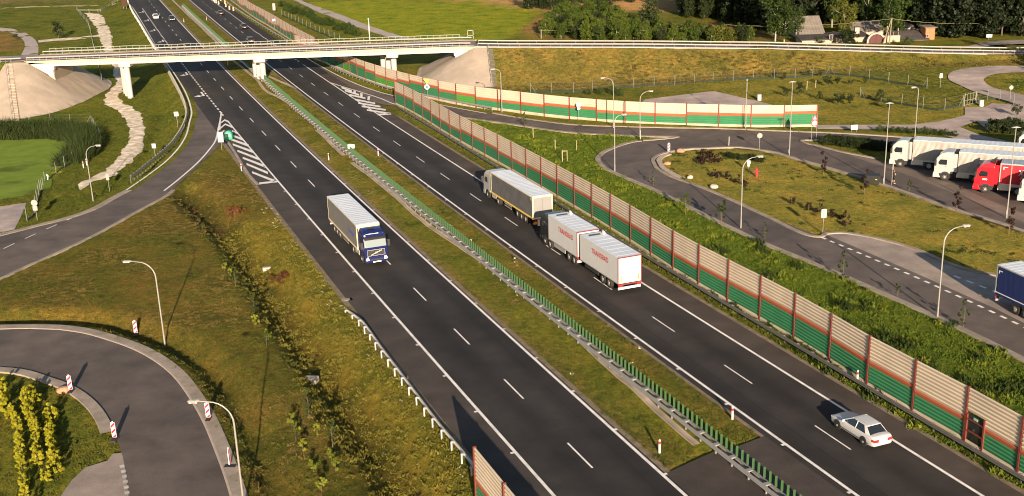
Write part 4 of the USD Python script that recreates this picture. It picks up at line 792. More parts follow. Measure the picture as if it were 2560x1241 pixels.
def trailer(t, x0, x1, z0, z1, mc, mroof, mframe, mrear, axles, sag=0.0, seed=1, box=False, ribs=22, skirt=None, rear_bars=True):
    y = 1.265
    k_ = .03 if box else .16; MB().box((x1 + .03, -y + k_, z0), (x0 - .03, y - k_, z1 - .05)).build('load_space', M_chass if not box else mc, t)
    for s in (-1, 1):
        if box: MB().box((x1 + .04, s * (y - .03), z0 + .05), (x0 - .02, s * y, z1 - .04)).build('side_panel', mc, t)
        else: curtain(x0 - .06, x1 + .06, s * y, z0 + .12, z1 - .10, sag, seed + s).build('curtain', mc, t, smooth=True)
        MB().box((x1, s * (y - .04), z0 - .10), (x0, s * (y + .012), z0 + .12)).build('side_rail', skirt or mframe, t)
        MB().box((x1, s * (y - .03), z1 - .11), (x0, s * (y + .012), z1)).build('top_rail', mframe, t)
        for xx in (x0 - .05, x1 + .05): MB().box((xx - .055, s * (y - .05), z0), (xx + .055, s * (y + .016), z1 - .02)).build('corner_post', mframe, t)
        MB().box((x1 + 6.6, s * 1.18, .50), (x0 - 4.3, s * 1.22, .62)).box((x1 + 6.6, s * 1.18, .80), (x0 - 4.3, s * 1.22, .92)).build('side_guard', M_alu, t)
    rf = MB().box((x1, -y - .01, z1), (x0, y + .01, z1 + .035))
    for k in range(ribs): xx = x1 + (x0 - x1) * (k + .5) / ribs; rf.box((xx - .09, -y + .06, z1 + .035), (xx + .09, y - .06, z1 + .044))
    rf.build('roof_sheet', mroof, t)
    MB().box((x0 - .04, -y + .05, z0), (x0 + .02, y - .05, z1 - .01)).build('front_wall', mframe, t)
    # rear doors with their frame, lock bars and bumper
    fr = MB()
    for a in ((-y, -y + .13), (y - .13, y)): fr.box((x1 - .03, a[0], z0 - .1), (x1 + .05, a[1], z1 + .02))
    fr.box((x1 - .03, -y, z1 - .16), (x1 + .05, y, z1 + .02)); fr.box((x1 - .03, -y, z0 - .12), (x1 + .05, y, z0 + .08)); fr.build('rear_frame', mframe if not box else M_redtrim, t)
    for a in ((-y + .14, -.012), (.012, y - .14)): MB().box((x1 - .015, a[0], z0 + .09), (x1 + .02, a[1], z1 - .17)).build('rear_door', mrear, t)
    if rear_bars:
        for yy in (-.75, -.28, .28, .75): MB().box((x1 - .045, yy - .018, z0 + .1), (x1 - .016, yy + .018, z1 - .18)).build('lock_bar', M_alu, t)
    MB().box((x1 + .05, -1.2, .42), (x1 + .15, 1.2, .60)).build('underrun_bar', M_alu if not box else M_whitebox, t)
    for s in (-1, 1): MB().box((x1 - .01, s * .82, .68), (x1 + .06, s * 1.2, .86)).build('tail_light', M_tail, t); MB().box((x1 + .02, s * .85, .60), (x1 + .1, s * .95, .98)).build('bumper_bracket', M_chass, t)
    MB().box((x1 + .2, -.42, .80), (x0 - .2, .42, z0 - .08)).build('trailer_frame', M_chass, t)
    for a in axles:
        for s in (-1, 1): wheel(t, a, s * 1.06, .5, .34, s); MB().hull([(a + dx, s * yy, zz) for dx, zz in ((-.58, .86), (-.38, 1.06), (.38, 1.06), (.58, .86)) for yy in (.86, 1.24)]).build('mudguard', M_chass, t)
def letters(t, text, h, x, z, side, m, y=1.285, bold=True, name='lettering'):
    T = frame((x, side * y, z), (-side, 0, 0), (0, 0, 1), (0, side, 0)); MB().add(meshkit.text_mesh(text, h, .006, bold), None, T).build(name, m, t)
def strokes(t, n, h, x, z, side, m, y=1.285, seed=1):
    """Worn lettering that the photograph shows only as a row of strokes."""
    rg = random.Random(seed); mb = MB(); px = x
    for k in range(n):
        w = rg.uniform(.12, .26) * h / .5; hh = h * (1 if k == 0 else rg.choice([.62, .62, .9])); T = frame((px, side * y, z), (-side, 0, 0), (0, 0, 1), (0, side, 0))
        mb.box((0, 0, 0), (w * .3, hh, .006), T).box((w * .7, 0, 0), (w, hh * .65, .006), T).box((w * .3, hh * .5, 0), (w * .7, hh * .64, .006), T); px += -side * w * 1.35
    mb.build('lettering', m, t)
def lorry(label, loc, head, group=None): return thing('lorry', label, 'lorry', loc, head, group)
def tractor_wheels(t): [wheel(t, -1.4, s * 1.12, .5, .32, s) for s in (-1, 1)]; [wheel(t, -5.0, s * .98, .5, .52, s) for s in (-1, 1)]
def heading(s, away=True): a = math.pi / 2 - float(np.interp(s, S, TH)); return a if away else a + math.pi

# blue oncoming lorry with a grey curtain trailer
t = lorry('blue cab lorry with pale grey trailer driving towards the camera', at(104.6, -9.92), heading(104.6, False))
cab(t, M_blue, 3.66); chassis(t, -2.3, -6.2); tractor_wheels(t); trailer(t, -2.85, -16.0, 1.12, 3.78, M_beigecur, M_roof, M_cframe, M_beigecur, (-11.0, -12.3, -13.6), .0, 3, ribs=18)
strokes(t, 7, .75, -6.3, 2.15, -1, M_lb, seed=4)
MB().box((-.16, -1.02, 3.20), (-.13, 1.02, 3.42)).hull([(-.60, -1.0, 3.16), (-.60, 1.0, 3.16), (-.72, -1.0, 3.40), (-.72, 1.0, 3.40)], .03).build('light_bar', M_blue, t)
T = frame((-.62, 0, 3.13), (0, 1, 0), (-.42, 0, .9), (.9, 0, .42)); mb = MB(); rg = random.Random(3); x = -.82
for k in range(11): w = rg.uniform(.05, .10); mb.box((x, .06, .06), (x + w, .22, .075), T); x += w + .055
mb.build('roof_lettering', M_lw, t); [MB().hull([(-.52, s * .98, 3.22)], .12).build('roof_lamp', M_lamp, t) for s in (-1, 1)]
MB().box((-1.75, -.35, 3.665), (-1.25, .35, 3.69)).build('roof_hatch', M_chass, t)
MB().hull([(.03, -.62, 1.22), (.03, -.55, 1.18), (.03, .58, 1.66), (.03, .65, 1.62), (.045, -.6, 1.2), (.045, .62, 1.64)]).build('grille_bar', M_alu, t)
MB().hull([(.035, y, z) for y, z in ((-.10, 1.36), (.10, 1.36), (-.10, 1.50), (.10, 1.50))], .015).build('emblem', M_alu, t)
# dark grey trailer behind a white cab, on the right carriageway
t = lorry('white cab lorry with dark grey trailer and cream frame beside the noise barrier', at(125.0, 11.05), heading(117))
cab(t, M_wcab, 3.62); chassis(t, -2.3, -6.2); tractor_wheels(t); trailer(t, -2.85, -16.0, 1.15, 3.70, M_greycur, M_roof, M_cframe, mat('grey_rear_door', (.22, .21, .20), .6, .06, 1, obj=True), (-11.2, -12.45, -13.7), .0, 7, skirt=M_yel, ribs=22, rear_bars=False)
MB().box((-16.02, -1.12, 1.25), (-15.99, 1.12, 1.95)).build('dusty_band', mat('dusty_grey', (.17, .175, .175), .8, .3, 3, obj=True), t)
MB().box((-16.1, .55, .45), (-16.05, 1.15, .72)).build('marker_board', M_orange, t); MB().box((-16.1, -.5, .60), (-16.05, .2, .80)).build('number_plate', M_plate, t)
for x in (-3.2, -15.7): MB().hull([(x, 1.29, 3.2), (x + .28 * (1 if x < -9 else -1), 1.29, 3.5), (x, 1.29, 3.5), (x, 1.28, 3.2), (x, 1.28, 3.5)]).build('reflector', M_cframe, t)
# white road train behind a black cab
t = lorry('white box road train with black cab and two red lettered bodies', at(104.0, 9.75), heading(95))
cab(t, M_black, 3.55, spoiler=False); chassis(t, -2.2, -9.6, tanks=False)
for s in (-1, 1):
    for x in (-1.4, -2.75, -7.55, -8.85): wheel(t, x, s * 1.11, .5, .34, s)
    MB().box((-6.6, s * 1.14, .5), (-3.6, s * 1.2, .95)).build('side_guard', M_alu, t)
def boxbody(x0, x1, z0, z1):
    y = 1.275
    MB().box((x1, -y, z0), (x0, y, z1)).build('box_body', M_whitebox, t)
    rf = MB().box((x1 - .01, -y - .01, z1), (x0 + .01, y + .01, z1 + .03)); [rf.box((xx - .05, -y + .1, z1 + .03), (xx + .05, y - .1, z1 + .038)) for xx in np.linspace(x1 + .6, x0 - 1.5, 7)]; rf.build('roof_sheet', M_roof, t)
    MB().box((x0 - .95, -.62, z1 + .03), (x0 - .70, .62, z1 + .10)).build('roof_vent', M_ld, t)
    MB().hull([(x0 - 1.0, -1.2, z1 + .03), (x0 - .62, -1.2, z1 + .03), (x0 - .95, -1.0, z1 + .34), (x0 - .62, -1.0, z1 + .42), (x0 - 1.0, -.85, z1 + .03), (x0 - .62, -.85, z1 + .03)]).build('roof_deflector', M_whitebox, t)
    for s in (-1, 1): MB().box((x1, s * y, z0 - .02), (x0, s * (y + .012), z0 + .07)).build('base_rail', M_alu, t)
    fr = MB()
    for a in ((-y - .005, -y + .06), (y - .06, y + .005)): fr.box((x1 - .05, a[0], z0 - .15), (x1 + .02, a[1], z1 + .035))
    fr.box((x1 - .05, -y, z1 - .07), (x1 + .02, y, z1 + .036)); fr.box((x1 - .05, -y, z0 - .16), (x1 + .02, y, z0 - .05)); fr.build('rear_frame', M_redtrim, t)
    for a in ((-y + .1, -.012), (.012, y - .1)): MB().box((x1 - .035, a[0], z0 + .07), (x1 + .01, a[1], z1 - .11)).build('rear_door', M_whitebox, t)
    for yy in (-.8, -.3, .3, .8): MB().box((x1 - .07, yy - .02, z0 + .1), (x1 - .036, yy + .02, z1 - .13)).build('lock_bar', M_alu, t)
    for s in (-1, 1): MB().box((x1 - .05, s * .88, z0 + .15), (x1 - .037, s * 1.0, z0 + .75)).build('orange_marking', M_orange, t)
    MB().box((x1 + .0, -1.22, .42), (x1 + .1, 1.22, .66)).build('underrun_bar', M_whitebox, t)
    for s in (-1, 1): MB().box((x1 - .03, s * .78, .70), (x1 + .05, s * 1.22, .90)).build('tail_light', M_tail, t); MB().box((x1 + .1, s * .6, .5), (x1 + .3, s * .7, z0)).build('bumper_bracket', M_chass, t)
boxbody(-2.45, -9.6, 1.05, 3.72); boxbody(-10.35, -18.7, 1.05, 3.66)
MB().box((-10.6, -.08, .75), (-9.4, .08, .88)).build('drawbar', M_chass, t); MB().box((-18.5, -.5, .75), (-10.6, .5, 1.03)).build('trailer_frame', M_chass, t)
for s in (-1, 1):
    for x in (-15.3, -16.65): wheel(t, x, s * 1.05, .5, .34, s)
    MB().box((-14.4, s * 1.14, .55), (-11.3, s * 1.2, .90)).build('side_guard', M_chass, t)
letters(t, 'TRANSBAD', .50, -5.0, 2.60, 1, M_letter, 1.282); letters(t, 'TRANSBAD', .50, -13.0, 2.56, 1, M_letter, 1.282)
for x in (-5.6, -13.7): MB().box((x - 2.4, 1.276, 2.42), (x, 1.284, 2.46)).build('green_underline', mat('pale_green_line', (.45, .60, .40), .6) if not stage.GetPrimAtPath(L + 'pale_green_line') else L + 'pale_green_line', t)
# parked row
HP = math.radians(152); hp = np.array([math.cos(HP), math.sin(HP)]); rp = np.array([hp[1], -hp[0]])
def parked(label, wheel_px, tmat, cmat, frame_m, sag, seed, roofm, roofz=3.7, tr=True, rear=None):
    w = G(*wheel_px)[:2]; o = w + 1.4 * hp + 1.2 * rp
    t = lorry(label, (o[0], o[1], 0), HP, 'lorries parked side by side in the lorry park')
    cab(t, cmat, roofz, screen=M_glass); chassis(t, -2.3, -6.2); tractor_wheels(t)
    if tr: trailer(t, -2.85, -16.2, 1.12, 3.82, tmat, roofm, frame_m, rear or tmat, (-11.2, -12.45, -13.7), sag, seed, skirt=M_alu)
    return t
t = parked('white lorry with sagging white tarpaulin, farthest back of the parked row', (2250, 419), M_whitecur, M_wcab, M_whitecur, 1.6, 11, M_roof)
t = parked('white lorry with dark letters on white tarpaulin, between the red one and the back one', (2361, 452), M_whitecur, M_wcab, M_whitecur, 1.6, 23, M_roof)
letters(t, 'ano', 1.15, -7.6, 2.55, 1, M_ld, 1.385)
for pts, m in (([(-5.2, 2.2), (-6.0, 2.1), (-5.9, 2.7), (-5.4, 2.75)], mat('pale_blue_print', (.45, .58, .70), .7)), ([(-6.0, 2.1), (-6.5, 2.25), (-6.2, 2.65), (-5.9, 2.5)], M_letter), ([(-6.3, 2.45), (-6.9, 2.5), (-6.7, 2.9), (-6.3, 2.8)], M_ld)):
    MB().prism(Polygon(pts).buffer(.1), 0, .01, frame((0, 1.36, 0), (1, 0, 0), (0, 0, 1), (0, -1, 0))).build('print', m, t)
t = parked('red lorry with white letters on its red trailer', (2462, 483), M_redcur, M_redp, M_alu, .12, 31, mat('slate_trailer_roof', (.27, .33, .40), .6, .08, 1, obj=True))
letters(t, 'XPO', .62, -4.9, 2.55, 1, M_lw, 1.30); letters(t, 'XPO', .20, -.95, 1.62, 1, M_lw, 1.236)
for a in ((-3.2, 3.35, -3.7, 3.45), (-3.2, 3.1, -3.3, 3.45)): MB().box((a[0], 1.29, a[1]), (a[2], 1.30, a[3])).build('corner_mark', M_lw, t)
MB().box((-16, 1.275, 1.28), (-3, 1.285, 1.36)).build('white_line', M_lw, t); MB().hull([(-2.2, 0, 3.7), (-2.2, .9, 3.7), (-1.6, 0, 3.72), (-2.3, 0, 4.25), (-2.3, .9, 4.2)], .05).build('air_deflector', M_black, t)
t = parked('pale grey lorry at the right edge in front of the red one', (2575, 512), M_whitecur, paint('grey_cab_paint', (.40, .40, .38)), M_alu, .5, 41, M_roof)
t = parked('white lorry with dark windscreen at the right edge behind the parked row', (2565, 398), M_whitecur, M_wcab, M_alu, .5, 45, M_roof, 3.5)
# navy trailer in the lay-by
hb = np.array([.29, -.957]); w = G(2537, 787)[:2]; lb_ = np.array([.957, .29]); o = w + lb_ * 1.2 + hb * 12.9
t = lorry('navy blue trailer lorry standing in the lay-by at the right edge', (o[0], o[1], 0), math.atan2(hb[1], hb[0]))
cab(t, M_blue, 3.7); chassis(t, -2.3, -6.2); tractor_wheels(t); trailer(t, -2.85, -15.6, 1.15, 3.85, M_bluecur, M_roof, M_alu, M_bluecur, (-10.4, -11.65, -12.9), .05, 51, skirt=M_bluecur)
for s in (-1, 1):
    MB().box((-15.6, s * 1.275, 1.28), (-2.9, s * 1.287, 1.36)).build('white_line', M_lw, t)
    for a in ((-15.3, 3.35, -14.85, 3.43), (-15.3, 3.12, -15.22, 3.43)): MB().box((a[0], s * 1.29, a[1]), (a[2], s * 1.30, a[3])).build('corner_mark', M_lw, t)

# ---------------------------------------------------------------- cars
def car(label, loc, head, m, group=None, Lc=4.75, est=False, dark=False):
    t = thing('car', label, 'car', loc, head, group); k = Lc / 4.75
    st = [(2.37, .62, .34, .56), (2.30, .76, .24, .66), (2.18, .815, .21, .75), (2.0, .85, .20, .80), (1.5, .875, .19, .875), (.95, .885, .19, .935), (0, .89, .19, .93), (-1.2, .89, .19, .95), (-1.75, .88, .20, .985), (-2.1, .86, .23, .985), (-2.25, .82, .27, .95), (-2.34, .78, .30, .90), (-2.38, .66, .38, .74)]
    v = []; 
    for x, w, zb, zt in st:
        half = [(0, zb), (w * .86, zb), (w * .97, zb + .09), (w, zb + (zt - zb) * .45), (w * .985, zb + (zt - zb) * .72), (w * .93, zt - .045), (w * .82, zt - .005), (w * .4, zt + .02)]
        v += [(x * k, y, z) for y, z in half] + [(x * k, 0, zt + .028)] + [(x * k, -y, z) for y, z in half[:0:-1]]
    n = 16; v = np.array(v); f = [[i * n + j, (i + 1) * n + j, (i + 1) * n + (j + 1) % n, i * n + (j + 1) % n] for i in range(len(st) - 1) for j in range(n)]
    f = np.array(f); f3 = np.vstack([f[:, [0, 1, 2]], f[:, [0, 2, 3]]]); e = (len(st) - 1) * n
    f3 = np.vstack([f3, [[0, j, j + 1] for j in range(1, n - 1)], [[e, e + j + 1, e + j] for j in range(1, n - 1)]])
    b = MB().add(v, f3).build('body', m, t, smooth=45)
    rx0, rx1 = (.12, -1.28) if not est else (.1, -1.9); bx1 = -1.88 if not est else -2.2
    MB().hull([(.98 * k, y, .92) for y in (-.70, .70)] + [(.45 * k, y, .93) for y in (-.79, .79)] + [(bx1 * k, y, .96) for y in (-.68, .68)] + [(-1.3 * k, y, .95) for y in (-.78, .78)] + [(rx0 * k, y, 1.36) for y in (-.56, .56)] + [(rx1 * k, y, 1.36) for y in (-.55, .55)], .015).build('windows', M_glass, t, smooth=30)
    MB().hull([(x * k, y, z) for x, w, z in ((rx0 + .06, .50, 1.385), (rx0 - .25, .56, 1.40), (rx1 + .3, .56, 1.40), (rx1 - .02, .50, 1.375)) for y in (-w, w)], .035).build('roof', m, t, smooth=40)
    pl = MB()
    for s in (-1, 1):
        pl.tube([(.94 * k, s * .735, .94), (rx0 * k, s * .575, 1.40)], .035); pl.tube([(-.42 * k, s * .80, .95), (-.42 * k, s * .60, 1.40)], .03)
        pl.hull([((bx1 + .05) * k, s * .72, .97), ((bx1 + .42) * k, s * .795, .97), (rx1 * k, s * .58, 1.40), ((rx1 + .16) * k, s * .60, 1.40)], .022)
    pl.build('pillars', m, t, smooth=40)
    for s in (-1, 1):
        for x in (1.42, -1.38):
            MB().cyl((x * k, s * .865, .36), .37, .06, 'y', 20).build('wheel_arch', M_chass, t); wheel(t, x * k, s * .80, .315, .21, s)
        MB().box((1.75, s * .893, .36), (-1.9, s * .903, .42)).build('side_moulding', M_ld, t) if not dark else None
        MB().hull([(-2.37 * k, s * y, z) for y, z in ((.38, .60), (.74, .62), (.38, .78), (.76, .80))] + [(-2.18 * k, s * .83, .66), (-2.16 * k, s * .83, .80)], .018).build('tail_light', M_tail if not dark else M_taild, t)
        MB().hull([(2.33 * k, s * y, z) for y, z in ((.42, .52), (.72, .54), (.42, .64), (.74, .66))] + [(2.18 * k, s * .79, .66)], .018).build('headlight', M_lamp, t)
        MB().hull([(.72 * k, s * y, z) for y in (.86, 1.02) for z in (.95, 1.06)], .03).build('mirror', m, t)
    MB().box((-2.40 * k, -.26, .50), (-2.375 * k, .26, .60)).build('number_plate', M_plate, t); MB().box((2.375 * k, -.26, .38), (2.40 * k, .26, .48)).build('number_plate', M_plate, t)
    MB().hull([(-2.36 * k, y, z) for y in (-.7, .7) for z in (.40, .46)] , .03).build('rear_bumper', m, t)
    return t
car('white saloon car driving away on the right carriageway near the camera', at(52.2, 10.55), heading(52), paint('white_car_paint', (.50, .49, .48), .3))
M_carbk = paint('black_car_paint', (.012, .012, .014)); M_carsv = paint('silver_car_paint', (.50, .49, .47))
for lab, s_, o, aw, m in (('silver car coming towards the camera beyond the bridge', 369, -10.6, False, M_carsv), ('black car coming towards the camera beyond the bridge', 360, -6.5, False, M_carbk),
                         ('black car driving away, farthest on the right carriageway', 367, 8.9, True, M_carbk), ('black car driving away, second beyond the bridge on the right carriageway', 325, 10.2, True, M_carbk), ('black car with red lights driving away just beyond the bridge railing', 294, 7.4, True, M_carbk)):
    car(lab, at(s_, o), heading(s_, aw), m, 'cars far along the motorway', 4.4, est=not aw, dark=True)
# ---------------------------------------------------------------- person
def person(label, base, face):
    t = thing('person', label, 'person', base, face)
    J = {'hl': (0, .10, .92, .10), 'kl': (.03, .11, .50, .065), 'al': (0, .12, .09, .045), 'tl': (.14, .13, .035, .035), 'hr': (0, -.10, .92, .10), 'kr': (.05, -.11, .50, .065), 'ar': (-.02, -.12, .09, .045), 'tr': (.12, -.13, .035, .035), 'w': (0, 0, 1.02, .145), 'c': (.01, 0, 1.32, .165), 'n': (.0, 0, 1.50, .06), 'h': (.03, 0, 1.63, .10), 'h2': (.03, 0, 1.70, .095),
         'sl': (0, .19, 1.42, .065), 'el': (.02, .25, 1.15, .045), 'wl': (.18, .16, 1.10, .035), 'sr': (0, -.19, 1.42, .065), 'er': (.02, -.25, 1.15, .045), 'wr': (.18, -.16, 1.12, .035)}
    def part(name, bones, m, g=0):
        mb = MB(); u = trimesh.creation.icosphere(1).vertices
        for ch in bones: mb.add(trimesh.convex.convex_hull(np.vstack([np.array(J[j][:3]) + (J[j][3] + g) * u for j in ch])))
        return mb.build(name, m, t if name == 'body' else body, smooth=50)
    skin = mat('skin', (.42, .24, .16), .6, .05, 4, obj=True); cl = mat('black_cloth', (.015, .015, .017), .9, .1, 5, obj=True)
    body = part('body', [('hl', 'kl'), ('kl', 'al'), ('al', 'tl'), ('hr', 'kr'), ('kr', 'ar'), ('ar', 'tr'), ('hl', 'hr', 'w'), ('w', 'c'), ('c', 'n'), ('n', 'h'), ('h', 'h2'), ('sl', 'sr', 'c'), ('sl', 'el'), ('el', 'wl'), ('sr', 'er'), ('er', 'wr')], skin)
    part('t_shirt', [('w', 'c'), ('sl', 'sr', 'c')], cl, .015); part('shorts', [('hl', 'hr', 'w'), ('hl', 'kl'), ('hr', 'kr')], cl, .018)
    MB().hull([(.0, 0, 1.70), (.0, 0, 1.66), (-.02, 0, 1.62)], .098).build('hair', mat('hair', (.05, .03, .02), .8), body)
    for s in (-1, 1): MB().hull([(-.03, s * .12, .03), (.16, s * .13, .03)], .045).build('shoe', M_lw, body)
    MB().hull([(.14, 0, 1.62), (.125, 0, 1.66)], .018).build('nose', skin, body)
person('person in black t-shirt and shorts standing on the road by the lorries', G(2233, 459), math.radians(20))
# ---------------------------------------------------------------- street furniture
M_pole = mat('lamp_pole', (.27, .255, .23), .5, .08, 2, metal=.15, obj=True)
M_sgrey = mat('sign_back', (.27, .255, .24), .6, .08, 2, obj=True)
M_swhite = mat('sign_white', (.55, .53, .50), .5, .04, 2, obj=True)
M_sred = mat('sign_red', (.55, .02, .05), .5, .05, 2, obj=True)
M_rubber = M_dark
def gz(px): q = GT(*px); return q
def lamp_model(H, ln, head=True, name='lamp'):
    k = klass(name); R = min(1.5, ln * .8)
    MB().tube([(0, 0, -.3), (0, 0, 1.1)], .085, 10).build('base', M_pole, k, smooth=40)
    pts = [(0, 0, 1.1), (0, 0, H - R)] + [(R * (1 - math.cos(a)), 0, H - R + R * math.sin(a)) for a in np.linspace(.2, math.pi / 2, 7)] + [(ln, 0, H + .06)]
    MB().tube(pts, np.linspace(.065, .032, len(pts)), 8).build('pole', M_pole, k, smooth=40)
    hd = MB().hull([(ln + x, y, H + .05 + z) for x, y, z in ((-.1, -.07, .06), (-.1, .07, .06), (.2, -.17, .08), (.2, .17, .08), (.62, -.12, .04), (.62, .12, .04), (.0, 0, .12), (.45, 0, .12), (.25, -.14, -.07), (.25, .14, -.07))], .03).build('lamp_head', M_sgrey, k, smooth=40)
    MB().hull([(ln + x, y, H - .02) for x, y in ((.08, -.10), (.08, .10), (.55, -.08), (.55, .08))], .03).build('lamp_glass', M_lamp, hd); return k
LM = {}
def lamp(px, H, deg, ln, label, base=None):
    key = (round(H, 1), ln)
    if key not in LM: LM[key] = lamp_model(H, ln)
    q = gz(px) if base is None else base
    copy(LM[key], 'street_lamp', label, 'street lamp', q, math.radians(deg), 'street lamps with bent arms')
q2 = G(577, 993, 8.1); q2[2] = -.3
lamp((413, 866), 8.1, 178, 2.1, 'street lamp on the outer kerb of the loop road beside a guide board')
lamp(None, 8.1, 178, 2.1, 'street lamp at the bottom edge right of the loop road', base=q2)
lamp((233, 503), 7.7, 5, 1.5, 'street lamp on the kerb of the exit ramp near the pond')
lamp((1852, 573), 8.2, 8, 1.7, 'street lamp on the verge below the planted island with boulders')
lamp((2343, 797), 8.4, 10, 1.7, 'street lamp nearest to the navy trailer on the near side of the service road')
lamp((1537, 432), 7.8, 18, 1.1, 'street lamp at the sharp bend of the service road')
lamp((1534, 322), 8.1, 182, 1.4, 'street lamp with long arm pointing left before the upper noise barrier')
lamp((1600, 343), 6.9, 8, 1.4, 'street lamp on the grass nose where the service road forks')
lamp((2287, 344), 7.4, 182, .5, 'slim street lamp behind the white parked lorries')
lamp((1864, 321), 7.4, 80, .5, 'slim street lamp before the right part of the upper noise barrier')
lamp((1255, 281), 7.4, 182, 1.0, 'street lamp before the left part of the upper noise barrier')
TM = klass('mast'); MB().tube([(0, 0, -.3), (0, 0, 1.3), (0, 0, 10.5)], [.09, .075, .045], 8).build('pole', M_pole, TM, smooth=40)
MB().hull([(x, y, z) for x, y, z in ((-.5, -.12, 10.5), (-.5, .12, 10.5), (.5, -.12, 10.5), (.5, .12, 10.5), (0, -.1, 10.62), (0, .1, 10.62))], .02).build('lamp_head', M_sgrey, TM); MB().box((-.12, -.02, .55), (.0, .11, 1.0)).build('service_door', M_sgrey, TM)
for px, lab in (((1973, 392), 'tall straight lamp mast on the far edge of the planted island'), ((2209, 465), 'tall straight lamp mast beside the dark bin'), ((2516, 548), 'tall straight lamp mast at the right before the red lorry')):
    copy(TM, 'lamp_mast', lab, 'street lamp', gz(px), 0, 'tall lamp masts of the lorry park')
# red and white guide boards on black feet
def board_model(edge=False):
    k = klass('guide_board'); w, h = .29, 1.02
    MB().hull([(x, y, z) for x, y, z in ((-.22, -.4, 0), (.22, -.4, 0), (-.22, .4, 0), (.22, .4, 0), (-.16, -.34, .12), (.16, -.34, .12), (-.16, .34, .12), (.16, .34, .12))]).build('foot', M_rubber, k)
    T = frame((0, .02, .22), (1, 0, 0), (0, 0, 1), (0, -1, 0)); sh = shapely.box(-w / 2, 0, w / 2, h).buffer(-.05).buffer(.05)
    b = MB().prism(sh, 0, .045, T).build('board', M_swhite, k)
    for z in (-.18, .22, .62, 1.0):
        s_ = Polygon([(-w / 2, z), (w / 2, z + .26), (w / 2, z + .43), (-w / 2, z + .17)]).intersection(sh.buffer(-.018))
        if not s_.is_empty: MB().prism(s_, .045, .049, T).build('red_stripe', M_sred, b)
        if not s_.is_empty: MB().prism(s_, -.004, 0, T).build('red_stripe', M_sred, b)
    MB().hull([(0, 0, 1.28)], .05).build('top_lamp', M_swhite, k); return k
BM = board_model()
for px, a, lab in (((341, 840), 0, 'red and white guide board on the grass left of the lamp by the loop road'), ((178, 982), 0, 'red and white guide board beside a pinkish boulder on the inner kerb of the loop'), ((288, 1102), -5, 'red and white guide board at the end of the inner kerb by the paved bay'),
                   ((522, 1052), 0, 'red and white guide board on the outer kerb under the arm of the lamp'), ((576, 1170), 85, 'guide board seen edge-on at the outer kerb near the bottom edge'),
                   ((1672, 384), 10, 'red and white guide board on the tip of the planted island'), ((1601, 353), 70, 'guide board at the fork of the slip road seen almost edge-on'), ((1822, 369), 80, 'guide board seen edge-on on the far edge of the planted island')):
    copy(BM, 'guide_board', lab, 'guide board', gz(px) + [0, 0, .03], math.radians(a), 'guide boards along the bends', 1.18)
# delineator posts
DM = klass('delineator'); MB().hull([(x, y, z) for x, y in ((-.06, 0), (.06, 0), (0, .05), (0, -.05)) for z in (-.2, .98)] + [(0, 0, 1.06)], .02).build('post', M_swhite, DM, smooth=40); MB().hull([(x, y, z) for x, y in ((-.066, 0), (.066, 0), (0, .055), (0, -.055)) for z in (.72, .90)], .02).build('red_band', M_sred, DM)
for px, lab in (((822, 401), 'white delineator post left of the green fins in the median'), ((946, 390), 'white delineator post beside the inner line of the right carriageway, upper one'), ((1649, 1133), 'white delineator post near the end of the grass median at the bottom'), ((1831, 1049), 'white delineator post in the right half of the median near the crossover'), ((604, 428), 'white delineator post on the grass beside the hatched gore'),
                ((2143, 957), 'short red and white post behind the guard rail at the right'), ((460, 56), 'white delineator post in the median beyond the bridge, left one'), ((517, 51), 'white delineator post in the median beyond the bridge, right one'), ((570, 164), 'white delineator post in the shade under the bridge'), ((209, 421), 'pair of white marker posts by the pond fence, left one'), ((217, 414), 'pair of white marker posts by the pond fence, right one')):
    copy(DM, 'delineator_post', lab, 'delineator', gz(px), 0, 'white delineator posts')
# signs
def disc_pts(r, n=24): return Polygon([(r * math.cos(a), r * math.sin(a)) for a in np.linspace(0, 2 * math.pi, n, endpoint=False)])
def sign(px, label, plates, H, a=0, posts=1, base=None, pr=.035):
    t = thing('road_sign', label, 'road sign', gz(px) if base is None else base, math.radians(a))
    for k in range(posts): x = (k - (posts - 1) / 2) * .7; MB().tube([(x, .05, -.3), (x, .05, H)], pr, 8).build('post', M_pole, t)
    for i, (kind, w, h, z, m, inner) in enumerate(plates):
        T = frame((0, -.02 - .004 * i, z), (1, 0, 0), (0, 0, 1), (0, -1, 0))
        sh = disc_pts(w / 2) if kind == 'o' else shapely.box(-w / 2, -h / 2, w / 2, h / 2).buffer(-.04).buffer(.04) if kind == 'r' else Polygon([(-w / 2, h / 2), (w / 2, h / 2), (0, -h / 2)]) if kind == 'v' else Polygon([(-w / 2, -h / 2), (w / 2, -h / 2), (0, h / 2)])
        p = MB().prism(sh, 0, .03, T).build('plate', m, t)
        if inner: MB().prism(sh.buffer(-min(w, h) * inner[1]), .03, .036, T).build('plate_face', inner[0], p)
    return t
M_yelp = mat('sign_yellow', (.80, .50, .03), .5, .05, 2, obj=True); M_bluep = mat('sign_blue', (.04, .12, .50), .5, .05, 2, obj=True)
sign((93, 551), 'grey backed round sign over a small square plate by the exit ramp kerb', [('o', .85, .85, 2.35, M_sgrey, None), ('r', .62, .62, 1.62, M_sgrey, None)], 2.75)
sign((389, 398), 'pale square sign behind the curved guard rail of the exit ramp', [('r', .65, .75, 2.1, M_sgrey, (M_swhite, .1))], 2.5)
sign((274, 480), 'narrow grey sign seen from the side at the start of the ramp kerb', [('r', .45, .9, 2.2, M_sgrey, None)], 2.6)
sign((445, 321), 'small pale square sign beside the upper end of the ramp guard rail', [('r', .75, .75, 2.5, M_swhite, (M_sgrey, .25))], 2.8)
sign((555, 376), 'grey back of a tall sign at the tip of the gore beside the green bollard', [('r', .9, 1.6, 2.05, M_sgrey, (M_swhite, .12))], 2.9)
